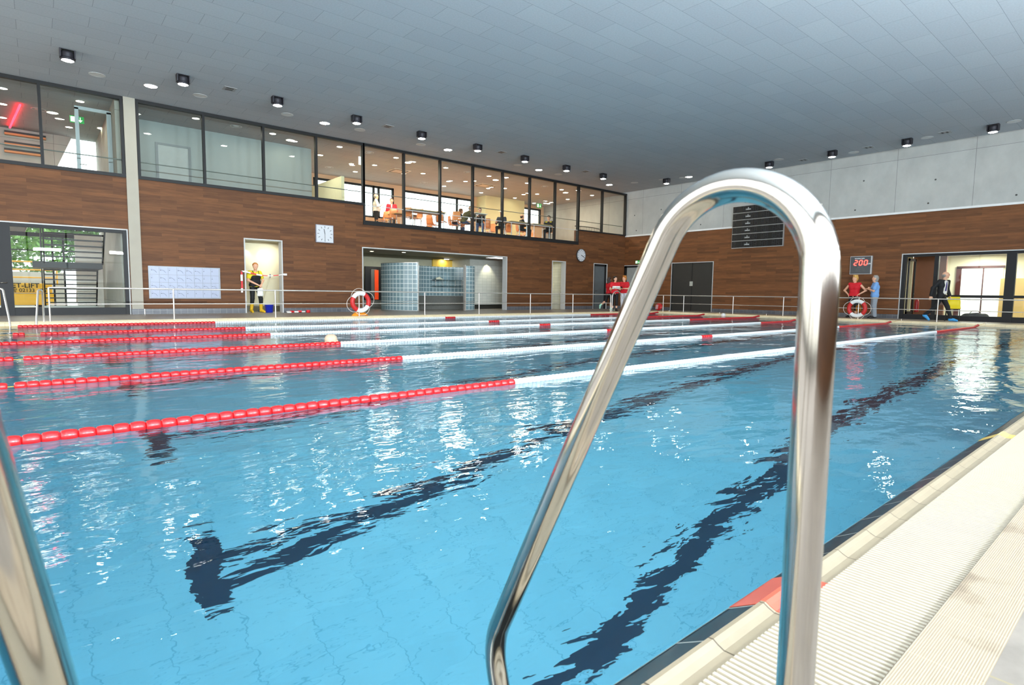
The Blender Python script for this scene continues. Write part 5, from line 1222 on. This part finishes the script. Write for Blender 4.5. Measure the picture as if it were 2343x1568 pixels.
for i, (a, x_, y_, rz) in enumerate(pts):
    for _ in range(20):
        if all(math.hypot(x_-q[0], y_-q[1]) > .56 for q in placed): break
        y_ += .12; x_ = at(a, 480, 'y', y_).x
    placed.append((x_, y_))
    lab = 'orange shell chair with chrome legs in the gallery, %s counted from the left' % ORD[i]
    if tmp is None: tmp = chair(lab); tmp.scale = (1.1, 1.1, 1.12); tmp.location = (x_, y_, FG); tmp.rotation_euler = (0, 0, R(rz))
    else: dup(tmp, (x_, y_, FG), R(rz), lab)
def table(x_, y_, sx, sy, h, label, rz=0, top=TBT):
    t = empty('cafe_table', (0, 0, 0), label, 'table', 'long light wood tables in the gallery')
    MB().box(-sx/2, sx/2, -sy/2, sy/2, h-.03, h).build('tabletop', top, t, .004)
    MB().box(-sx/2+.06, sx/2-.06, -sy/2+.05, sy/2-.05, h-.08, h-.03).build('apron', M('apron_grey', (120, 110, 100), .5), t)
    for a in (-1, 1):
        for b in (-1, 1): MB().tube([(a*(sx/2-.1), b*(sy/2-.08), h-.08), (a*(sx/2-.1), b*(sy/2-.08), 0)], .018, 10).build('leg', CHROME, t)
    t.location = (x_, y_, FG); t.rotation_euler = (0, 0, R(rz)); return t
table(*gal(928, 492, .76), 1.5, .8, .76, 'long light wood table behind the person in the red jacket')
table(*gal(972, 482, .76), 1.8, .8, .76, 'long light wood table in front of the wide rear window, with two chairs')
x_ = at(1096, 500, 'y', YB+.58).x; table(x_, YB+.58, .75, .42, .95, 'tall narrow table with chrome legs before the seated person in black', 0, M('white_table_top', (226, 224, 214), .4))
table(*gal(1180, 506, .76), 1.2, .7, .76, 'light wood table at the right with the person in a navy top')
table(*gal(1232, 513, .76), 1.3, .7, .76, 'light wood table with papers between the two seated persons at the far right')
SEATN = ['first', 'second', 'third', 'fourth', 'fifth', 'sixth']
SEATED = []
def seat(px_, py_, zr, rz, label, **kw):
    x_, y_ = gal(px_, py_, zr); y_ += .25; x_ = at(px_, py_, 'y', y_).x; SEATED.append(label)
    dup(tmp, (x_-.03*math.cos(R(rz)), y_-.03*math.sin(R(rz)), FG), R(rz), 'orange shell chair under the %s seated person of the gallery' % SEATN[len(SEATED)-1]).scale = (1, 1, 1)
    kw.setdefault('base', SIT); kw.setdefault('res', .0135)
    return person((x_, y_, FG), R(rz), label, **kw)
x_, y_ = gal(860, 446, 1.76)
person((x_, y_, FG), R(-25), 'bald person in white shirt and dark trousers standing by the gallery rear window', dict(elL=(.03, .26, 1.14), wrL=(.02, .28, .9), elR=(.08, -.25, 1.14), wrR=(.30, -.14, 1.3)), height=1.80, build=1.12, belly=.07, hair='hair_grey', hairlen='bald', top='cloth_white', sleeve=1.85, legs='cloth_black', res=.0125, hem=.95)
x_, y_ = gal(896, 456, 1.70)
rt, J, HP = person((x_, y_, FG), cam_face((x_, y_)), 'person in a dark red jacket with arms folded standing in the gallery', dict(elL=(.08, .24, 1.13), wrL=(.22, -.02, 1.14), elR=(.08, -.24, 1.13), wrR=(.2, .04, 1.18)), height=1.72, build=1.05, hair='hair_brown', top='cloth_darkred', sleeve=1.85, legs='cloth_black', res=.0125, hem=.86)
sdf_mesh('white_collar', [(V3(.09, 0, 1.44), V3(.115, 0, 1.2), .03, .018)], .01, .02, [], MATS['cloth_white'], rt, .01)
LEAN = dict(chest=(.14, 0, .84), neck=(.28, 0, 1.0), head=(.36, 0, 1.14), shL=(.24, .18, .95), shR=(.24, -.18, .95), elL=(.4, .22, .76), wrL=(.6, .1, .80), elR=(.4, -.22, .76), wrR=(.6, -.1, .80))
seat(1040, 474, 1.28, -10, 'person in a dark top leaning over the table beside the one in olive', pose=LEAN, hair='hair_brown', top='cloth_navy', sleeve=1.8, legs='cloth_jeans')
seat(1060, 468, 1.34, -25, 'grey haired person in an olive shirt leaning forward at the gallery table', pose=LEAN, hair='hair_grey', hairlen='bald', top='cloth_olive', sleeve=1.7, legs='cloth_jeans', build=1.15, height=1.85)
seat(1098, 474, 1.36, 235, 'person in black seated facing the pool behind the tall narrow table', hair='hair_dark', top='cloth_black', sleeve=1.8, legs='cloth_jeans', build=1.05)
seat(1148, 484, 1.30, 215, 'person in a navy top with white sleeve stripes seated at a gallery table', hair='hair_dark', top='cloth_navy', sleeve=1.2, legs='cloth_black')
seat(1194, 489, 1.34, -20, 'bald person in black seated in profile by the small rear window', hair='hair_dark', hairlen='bald', top='cloth_black', sleeve=1.8, legs='cloth_black')
x_, y_ = gal(1256, 494, 1.30)
rt, J, HP = seat(1256, 494, 1.30, 215, 'person in a black and yellow striped top seated at the far right table', hair='hair_black', top='cloth_black', sleeve=1.2, legs='cloth_black')
sdf_mesh('yellow_stripes', [(V3(-.02, -.16, .985), V3(-.02, .16, .985), .085, .085)], .0125, .02, [(V3(0, 0, -1), -.965), (V3(0, 0, 1), 1.03)], MATS['cloth_yellow'], rt, .018)
# balustrade at the gallery end, seen through the last panes
t = empty('balustrade', (21, 19.2, FG), 'dark curved balustrade with vertical bars behind the right end of the gallery glass', 'balustrade')
g0, g1 = at(1316, 500, 'y', 18.3), at(1410, 500, 'y', 19.6)
pts = [Vector((g0.x+(g1.x-g0.x)*i/16, 18.3+1.3*i/16, FG+1.0+.12*math.sin(math.pi*i/16))) for i in range(17)]
pts = [p for p in pts if p.x < XE-.1]
MB().tube(pts, .022, 8).build('handrail', DARKF, t)
mb = MB()
for p in pts[1:]:
    for o_ in (-.05, .05): mb.tube([(p.x+o_, p.y, FG+.05), (p.x+o_, p.y, p.z)], .008, 6)
mb.build('bars', DARKF, t); MB().tube([(p.x, p.y, FG+.08) for p in pts], .015, 6).build('bottom_rail', DARKF, t)
# ============================================================ STAIR, LOBBY, OUTSIDE
BST = M('black_steel_stair', (22, 24, 24), .5, .2)
t = empty('steel_stair', (-2.6, 23.6, ZD), 'black open tread steel stair behind the lobby glass', 'stair')
xl, xr = -3.43, -1.86
steps = []
for i in range(9): steps.append((23.6-1.3*i/9, ZD+.06+.173*(i+.2)))
for i in range(10): steps.append((20.1-2.35*i/10, 1.78+.175*(i+1)))
for (y_, z_) in steps: MB().box(xl, xr, y_-.11, y_+.11, z_-.04, z_).build('tread', BST, t)
MB().box(xl-.3, xr, 20.15, 22.3, 1.56, 1.76).build('landing', BST, t)
for x_ in (xl, xr):
    MB().prism([(23.75, ZD), (23.6, ZD), (22.25, 1.6), (22.25, 1.8), (22.33, 1.8)], 'x', x_-.02, x_+.02).build('stringer', BST, t)
    MB().prism([(20.2, 1.7), (20.1, 1.7), (17.75, 3.45), (17.75, 3.6), (20.15, 1.85)], 'x', x_-.02, x_+.02).build('stringer', BST, t)
pz = [(23.5, 1.05), (22.3, 2.6), (20.2, 2.7), (18.0, 4.4)]
MB().tube([(xl-.05, a, b) for a, b in pz], .022, 8).build('handrail', BST, t)
mb = MB()
for k in range(26):
    y_ = 23.4-5.4*k/25; zt_ = np.interp(-y_, [-23.5, -22.3, -20.2, -18.0], [1.05, 2.6, 2.7, 4.4]); mb.box(xl-.06, xl-.04, y_-.012, y_+.012, max(ZD, zt_-.95), zt_)
mb.build('balusters', BST, t)
struct('trim_11', MB().box(-3.5, -1.8, 23.4, 23.95, ZD, ZD+.12), M('pale_stair_plinth', (206, 204, 196), .4))
# wood rails on the stair hall wall
for i, (za, zb) in enumerate(((6.34, 6.36), (6.0, 5.98), (5.73, 5.75))):
    q0, q1 = at(10, (303, 325, 343)[i], 'y', 24.3), at(105 if i == 0 else 93, (315, 338, 353)[i], 'y', 24.3)
    z_ = (q0.z+q1.z)/2
    t = empty('wall_rail', (q0.x, 24.35, z_), '%s dark wall rail with orange wood edge in the upper stair hall' % ['upper', 'middle', 'lower'][i], 'rail', 'rails in the stair hall')
    MB().box(q0.x, q1.x, 24.25, 24.4, z_-.01, z_+.07).build('dark_rail', BLACK, t); MB().box(q0.x, q1.x, 24.22, 24.4, z_-.08, z_-.01).build('wood_edge', M('orange_wood', (206, 140, 80), .5), t)
# white framed glazed door in the stair hall, upper floor
fx0, fx1 = at(178, 320, 'y', 18.6).x, at(270, 330, 'y', 18.6).x; fz = at(178, 270, 'y', 18.6).z
fx1 = min(fx1, -1.56)
PF = M('pale_metal_frame', (178, 186, 188), .45)
o = struct('door_6', MB().box(fx0-.05, fx0+.05, 18.56, 18.64, 3.4, 6.55).box(fx1-.12, fx1, 18.56, 18.64, 3.4, 6.55).box(fx0-.05, fx1, 18.56, 18.64, 6.5, 6.6), PF, 'pale framed glazed door in the upper stair hall')
MB().box(fx0+.05, fx1-.12, 18.595, 18.605, 3.4, 6.5).build('glass_pane', GLASS, o); MB().tube([(fx0+.02, 18.52, 4.8), (fx0+.2, 18.52, 4.8)], .012, 8).build('door_handle', STEEL, o)
struct('floor_stair_gallery', MB().box(-9.7, -3.6, YB+.3, YR, 3.3, 3.5), WFLOOR)
# yellow aerial lift outside
YEL = M('machine_yellow', (232, 168, 20), .4, var=.04); 
t = empty('platform_lift', (-4.6, 27.4, .02), 'yellow lift machine with black lettering outside the lobby windows', 'lift')
ya = 26.6; lx0, lx1 = -6.6, -3.05
MB().box(lx0, lx1, ya, ya+1.6, .16, .62).build('chassis', YEL, t, .02); MB().box(lx0+.1, lx1-.1, ya+.05, ya+1.5, .66, 1.06).build('engine_box', YEL, t, .03)
for x_ in (lx0+.5, lx1-.5):
    MB().lathe([(0, -.12), (.2, -.12), (.22, -.09), (.22, .09), (.2, .12), (0, .12)], (x_, ya+.3, .24), 24, 'y').build('wheel', BLACK, t)
mb = MB()
for z_ in (1.30, 1.62, 1.95): mb.tube([(lx0+.1, ya+.1, z_), (lx1+.1, ya+.1, z_)], .03, 8)
for x_ in (lx0+.1, lx0+1.2, lx1+.08): mb.tube([(x_, ya+.1, 1.0), (x_, ya+.1, 1.95)], .03, 8)
mb.build('basket_rails', YEL, t)
BT = M('black_lettering', (30, 26, 20), .6)
q = at(65, 652, 'y', ya+.04)
text_part('lettering', 'JET-LIFT', .27, (q.x-.12, ya+.035, .955), FACE_Y, BT, t, bold=.004)
text_part('phone_lettering', '☎ 02133 - 25', .2, (q.x-.02, ya+.035, .76), FACE_Y, BT, t, bold=.002)
o = struct('wall_outside_shed', MB().box(-5.2, -2.6, 30, 30.2, 0, 1.6), M('grey_outside_wall', (170, 166, 160), .9))
# trees outside
LEAFM = M('bright_green_leaves', (92, 140, 52), .6, var=.25, scale=3); LEAFD = M('mid_green_leaves', (68, 112, 44), .6, var=.25, scale=3); BARK = M('tree_bark', (86, 70, 54), .9, bump=.02)
def tree(x_, y_, h, r, seed, label, leafm, n=2600):
    rn = random.Random(seed); t = empty('leafy_tree', (x_, y_, 0), label, 'tree', 'trees outside the pool hall')
    MB().tube([(x_, y_, 0), (x_+.1, y_, h*.45), (x_, y_+.1, h*.8)], [.16, .11, .04], 10).build('trunk', BARK, t)
    mb = MB(); cl = [(x_+rn.uniform(-1, 1)*r*.6, y_+rn.uniform(-1, 1)*r*.5, h*.58+rn.uniform(-.32, .36)*h, rn.uniform(.35, .6)*r) for _ in range(14)]
    for _ in range(n):
        c_ = rn.choice(cl); u = Vector((rn.gauss(0, 1), rn.gauss(0, 1), rn.gauss(0, 1))).normalized(); p_ = Vector(c_[:3])+u*c_[3]*rn.uniform(.6, 1.05)
        a_ = Vector((rn.gauss(0, 1), rn.gauss(0, 1), rn.gauss(0, .6))).normalized()*.13; b_2 = a_.cross(u).normalized()*.07
        mb.add([p_-a_, p_+b_2, p_+a_, p_-b_2], [(0, 1, 2, 3)])
    mb.build('leaves', leafm, t); return t
tree(-5.0, 31.5, 6.0, 2.4, 1, 'bright green tree outside the lobby windows behind the yellow lift', LEAFM, 5200)
tree(-1.8, 36.5, 6.5, 2.6, 2, 'green tree farther back outside the lobby, right of the yellow lift', LEAFD, 4200)
tree(-10.5, 33.5, 7.0, 3.0, 3, 'green tree outside at the far left of the lobby windows', LEAFM, 4200)
# ============================================================ SHOWER BAY
GB = brickmat('glass_block_grid', 'xz', (118, 150, 160), (104, 138, 150), (190, 202, 200), .19, .19, .018, rough=.12, offset=0)
def gblock(name):
    m, n, b = newmat(name); L = n.links
    uv = n.nodes.new('ShaderNodeUVMap'); br = n.nodes.new('ShaderNodeTexBrick'); br.offset = 0
    br.inputs['Scale'].default_value = 1; br.inputs['Brick Width'].default_value = .19; br.inputs['Row Height'].default_value = .19; br.inputs['Mortar Size'].default_value = .014
    br.inputs['Color1'].default_value = (*lin((128, 156, 164)), 1); br.inputs['Color2'].default_value = (*lin((142, 168, 172)), 1); br.inputs['Mortar'].default_value = (*lin((200, 210, 208)), 1)
    L.new(uv.outputs[0], br.inputs['Vector']); L.new(br.outputs[0], b.inputs['Base Color']); b.inputs['Roughness'].default_value = .15
    mr = n.nodes.new('ShaderNodeMath'); mr.operation = 'SUBTRACT'; mr.inputs[0].default_value = 1; L.new(br.outputs['Fac'], mr.inputs[1])
    tm = n.nodes.new('ShaderNodeMath'); tm.operation = 'MULTIPLY'; tm.inputs[1].default_value = .3; L.new(mr.outputs[0], tm.inputs[0])
    L.new(tm.outputs[0], b.inputs['Transmission Weight'])
    bp = n.nodes.new('ShaderNodeBump'); bp.inputs['Distance'].default_value = .004; bp.invert = True; L.new(br.outputs['Fac'], bp.inputs['Height']); L.new(bp.outputs[0], b.inputs['Normal'])
    return m
GBM = gblock('glass_blocks')
PEB = M('pebble_mosaic', (96, 96, 90), .6, var=.75, scale=55)
def curved_wall(name, P, z0, z1, th, mat, label, cat, parent=None):
    """wall of constant thickness along a smooth plan curve, UV in metres"""
    n = len(P); vs, fs, uv = [], [], []; s = 0; S = [0]
    for i in range(1, n): s += (Vector(P[i])-Vector(P[i-1])).length; S.append(s)
    for i, p in enumerate(P):
        a = Vector(P[max(0, i-1)]); b = Vector(P[min(n-1, i+1)]); d = (b-a).normalized(); nn = Vector((-d.y, d.x))
        for o_ in (-th/2, th/2):
            for z_ in (z0, z1): vs.append((p[0]+nn.x*o_, p[1]+nn.y*o_, z_)); uv.append((S[i], z_-z0))
    for i in range(n-1):
        a = i*4; b = a+4
        fs += [(a, b, b+1, a+1), (b+2, a+2, a+3, b+3), (a+1, b+1, b+3, a+3)]
    fs += [(0, 1, 3, 2), (4*n-4, 4*n-2, 4*n-1, 4*n-3)]
    me = bpy.data.meshes.new(name); me.from_pydata(vs, [], fs); l = me.uv_layers.new(name='UVMap')
    for lo in me.loops: l.data[lo.index].uv = uv[lo.vertex_index]
    me.materials.append(mat); o = bpy.data.objects.new(name, me); COL.objects.link(o); o.parent = parent
    if parent is not None:
        off = wloc(parent); me.transform(Matrix.Translation(-off))
    elif label: tag(o, label, cat)
    return o
def bez(a, b, c, d, n=24):
    out = []
    for i in range(n+1):
        t_ = i/n; out.append(tuple((1-t_)**3*a[k]+3*t_*(1-t_)**2*b[k]+3*t_*t_*(1-t_)*c[k]+t_**3*d[k] for k in (0, 1)))
    return out
e1 = at(954, 700, 'y', 16.75); e0 = at(865, 700, 'y', 18.3)
t = empty('glass_block_screen', (e1.x, 16.75, ZD), 'curved glass block shower screen bulging onto the deck at the left of the bay', 'shower screen')
PA = bez((e0.x+.35, 18.6), (e0.x+.2, 17.3), (e0.x+1.1, 16.55), (e1.x, 16.75))
curved_wall('blocks', PA, ZD+.04, 2.13, .09, GBM, None, None, t); curved_wall('top_cap', PA, 2.13, 2.15, .1, STEELM, None, None, t); curved_wall('base_kerb', PA, ZD, ZD+.04, .12, M('kerb_tile', (120, 122, 120), .4), None, None, t)
MB().box(e1.x-.02, e1.x+.05, 16.68, 16.82, ZD, 2.17).build('end_post', STEELM, t)
i0 = at(960, 700, 'y', 18.3); i1 = at(1060, 700, 'y', 18.4)
t = empty('glass_block_screen', (i0.x, 18.3, ZD), 'dark inner curved glass block wall with pebble base in the middle of the shower bay', 'shower screen')
PB = bez((i0.x-.5, 17.6), (i0.x+.1, 19.4), (i0.x+1.0, 19.0), (i1.x+.4, 18.6))
curved_wall('blocks', PB, ZD+.66, 2.13, .09, GBM, None, None, t); curved_wall('pebble_base', PB, ZD, ZD+.66, .1, PEB, None, None, t)
s0, s1 = at(990, 640, 'y', 18.5), at(1059, 640, 'y', 18.2)
sh = MB().box(s0.x, s1.x, 18.25, 18.55, s0.z-.02, s0.z).box(s0.x, s1.x, 18.25, 18.55, s0.z-.30, s0.z-.28).build('shelf', M('dark_teal_glass_shelf', (40, 74, 78), .15), t)
mb = MB()
for k in range(5): mb.box(s0.x+(s1.x-s0.x)*k/4-.008, s0.x+(s1.x-s0.x)*k/4+.008, 18.26, 18.28, s0.z-.28, s0.z-.02)
mb.build('shelf_posts', STEELM, sh)
o = sdf_mesh('towel', [(V3(0, 0, .05), V3(.15, 0, .08), .05, .06), (V3(.15, 0, .06), V3(.36, .02, .02), .06, .02)], .012, .03, [(V3(0, 0, -1), 0)], M('cream_towel', (220, 216, 190), .9, bump=.01, scale=30), None); o.location = (s0.x+.15, 18.38, s0.z); tag(o, 'crumpled cream towel lying on the dark shower shelf', 'towel')
c0, c1 = at(1062, 700, 'y', 17.15), at(1086, 700, 'y', 17.35)
t = empty('glass_block_screen', (c0.x, 17.15, ZD), 'narrow glass block screen at the right of the shower bay with a steel end post', 'shower screen')
PC = bez((c0.x, 17.1), (c0.x+.25, 17.0), (c1.x-.1, 17.1), (c1.x, 17.5))
curved_wall('blocks', PC, ZD+.04, 2.13, .09, GBM, None, None, t); curved_wall('base_kerb', PC, ZD, ZD+.04, .12, MATS['kerb_tile'], None, None, t)
MB().box(c0.x-.05, c0.x+.02, 17.04, 17.16, ZD, 2.17).build('end_post', STEELM, t)
# door with orange edge at the left of the bay
d0, d1 = at(836, 650, 'y', 20.2).x, at(868, 650, 'y', 20.2).x; zt_ = at(850, 610, 'y', 20.2).z
o = struct('door_7', MB().box(d0, d1+.3, 20.2, 20.3, ZD, zt_), BLACK, 'dark door with an orange edge at the left of the shower bay')
MB().box(d0+.28, d0+.56, 20.17, 20.2, ZD+.5, zt_-.12).build('grey_leaf', M('grey_leaf', (92, 92, 88), .5), o)
q0, q1 = at(857.5, 650, 'y', 20.15).x, at(866, 650, 'y', 20.15).x
MB().box(q0, q1, 20.14, 20.2, ZD+.45, zt_-.16).build('orange_edge', M('orange_red_panel', (226, 70, 26), .4, emit=.25), o)  # edge panel given a slight glow of its own, no lamp
struct('wall_pebble_base', MB().box(d0-.3, d1+.5, 20.05, 20.13, ZD, ZD+.42), PEB)
# ============================================================ END WALL BITS
q = at(1507, 706, 'x', 21.9)
t = empty('kickboard', (21.9, q.y, ZD), 'red and white striped float board leaning on the railing foot, left of the dark door', 'float board')
def bd(mb, y0, y1, x): 
    mb.obox((21.9, q.y+(y0+y1)/2, ZD+.22), .04, abs(y1-y0), .38, ry=.25)
mb = MB(); mb.lathe([(0, -.02), (.19, -.02), (.2, 0), (.19, .02), (0, .02)], (0, 0, 0), 28, 'x')
m4 = Matrix.Translation((21.9, q.y, ZD+.205)) @ Matrix.Rotation(.2, 4, 'Y'); mb.v = [tuple(m4 @ Vector((v[0], v[1]*1.15, v[2]))) for v in mb.v]; mb.build('board', RED, t)
mb = MB()
for k in (.02, .08, .14): mb.obox((21.875, q.y+k+.02, ZD+.2), .012, .022, .24, ry=.2)
mb.build('white_stripes', WHT, t)
# yellow chair in front of the office
YC = M('yellow_plastic', (238, 214, 20), .35, var=.03)
q = at(2180, 720, 'x', 22.75)
t = empty('plastic_chair', (0, 0, 0), 'yellow plastic chair standing in front of the office glass', 'chair')
for c_ in tmp.children:
    n_ = c_.copy(); n_.data = c_.data.copy(); COL.objects.link(n_); n_.parent = t
    n_.data.materials.clear(); n_.data.materials.append(YC if c_.name.startswith('shell') else BLACK)
t.location = (22.72, q.y, ZD); t.rotation_euler = (0, 0, R(190)); t.scale = (1.08, 1.08, 1.06)
# office contents
t = empty('fire_extinguisher', (23.95, 2.9, ZD), 'red fire extinguisher by the open office door', 'extinguisher')
MB().lathe([(0, .0), (.07, .0), (.075, .03), (.075, .42), (.05, .5), (.02, .52), (.02, .56), (0, .56)], (23.75, 2.75, ZD+.28), 18).build('cylinder', M('extinguisher_red', (150, 24, 28), .35), t)
for i, y_ in enumerate((2.86,)):
    o = MB().box(24.0, 24.12, 3.27, 3.298, 1.42, 1.62).build('notice_plate', M('red_notice', (206, 50, 34), .5)); tag(o, 'small red notice plate on the cream wall by the open office door', 'sign')
t = empty('office_doorway', (26.5, 1.4, ZD), 'bright glazed door with a dark frame in the back of the office', 'door')
MB().box(26.5, 26.58, 1.95, 2.12, ZD, 2.25).box(26.5, 26.58, .55, 2.12, 2.2, 2.3).box(26.5, 26.58, 1.2, 1.24, ZD, 2.2).build('frame', M('door_frame_dark_red', (70, 30, 26), .5), t)
MB().box(26.55, 26.59, .6, 1.95, ZD, 2.2).build('pane', M('glowing_pane', (226, 232, 226), .3, emit=.5), t)  # pane emits by itself, the brightness behind it put into the material
t = empty('cabinet', (25.9, .4, ZD), 'light wood cabinet inside the glazed office', 'cabinet')
MB().box(25.9, 26.5, -.2, .55, ZD, 1.75).build('body', M('birch_wood', (212, 178, 110), .5, var=.05), t); MB().box(25.88, 25.9, .17, .18, ZD+.05, 1.7).build('door_gap', BLACK, t)
t = empty('sports_bag', (23.9, .9, ZD), 'dark bag lying on the office floor behind the glass', 'bag')
sdf_mesh('bag_body', [(V3(0, -.3, .15), V3(0, .3, .12), .14, .13), (V3(0, -.1, .2), V3(0, .25, .18), .12, .1)], .02, .05, [(V3(0, 0, -1), 0)], M('bag_dark', (56, 58, 60), .8), t)
MB().tube([(0, -.18, .28), (0, -.1, .38), (0, .08, .38), (0, .16, .28)], .012, 6).build('strap', BLACK, t, local=True)
t = empty('tool_case', (23.9, -.75, ZD), 'orange case with a black handle on the office floor', 'case')
MB().box(23.8, 24.05, -1.0, -.55, ZD, ZD+.26).build('case_body', M('case_orange', (214, 88, 40), .5), t, .02); MB().tube([(23.92, -.9, ZD+.25), (23.92, -.88, ZD+.36), (23.92, -.67, ZD+.36), (23.92, -.65, ZD+.25)], .014, 8).build('handle', BLACK, t)
for y_ in (1.0, -1.1): o = disc('office_ceiling_light', (24.6, y_), .16, LAMPW, 'flat round ceiling light in the office, %s of the thick mullion' % ('left' if y_ > 0 else 'right'), 'ceiling light', 'office ceiling lights', z=2.75)
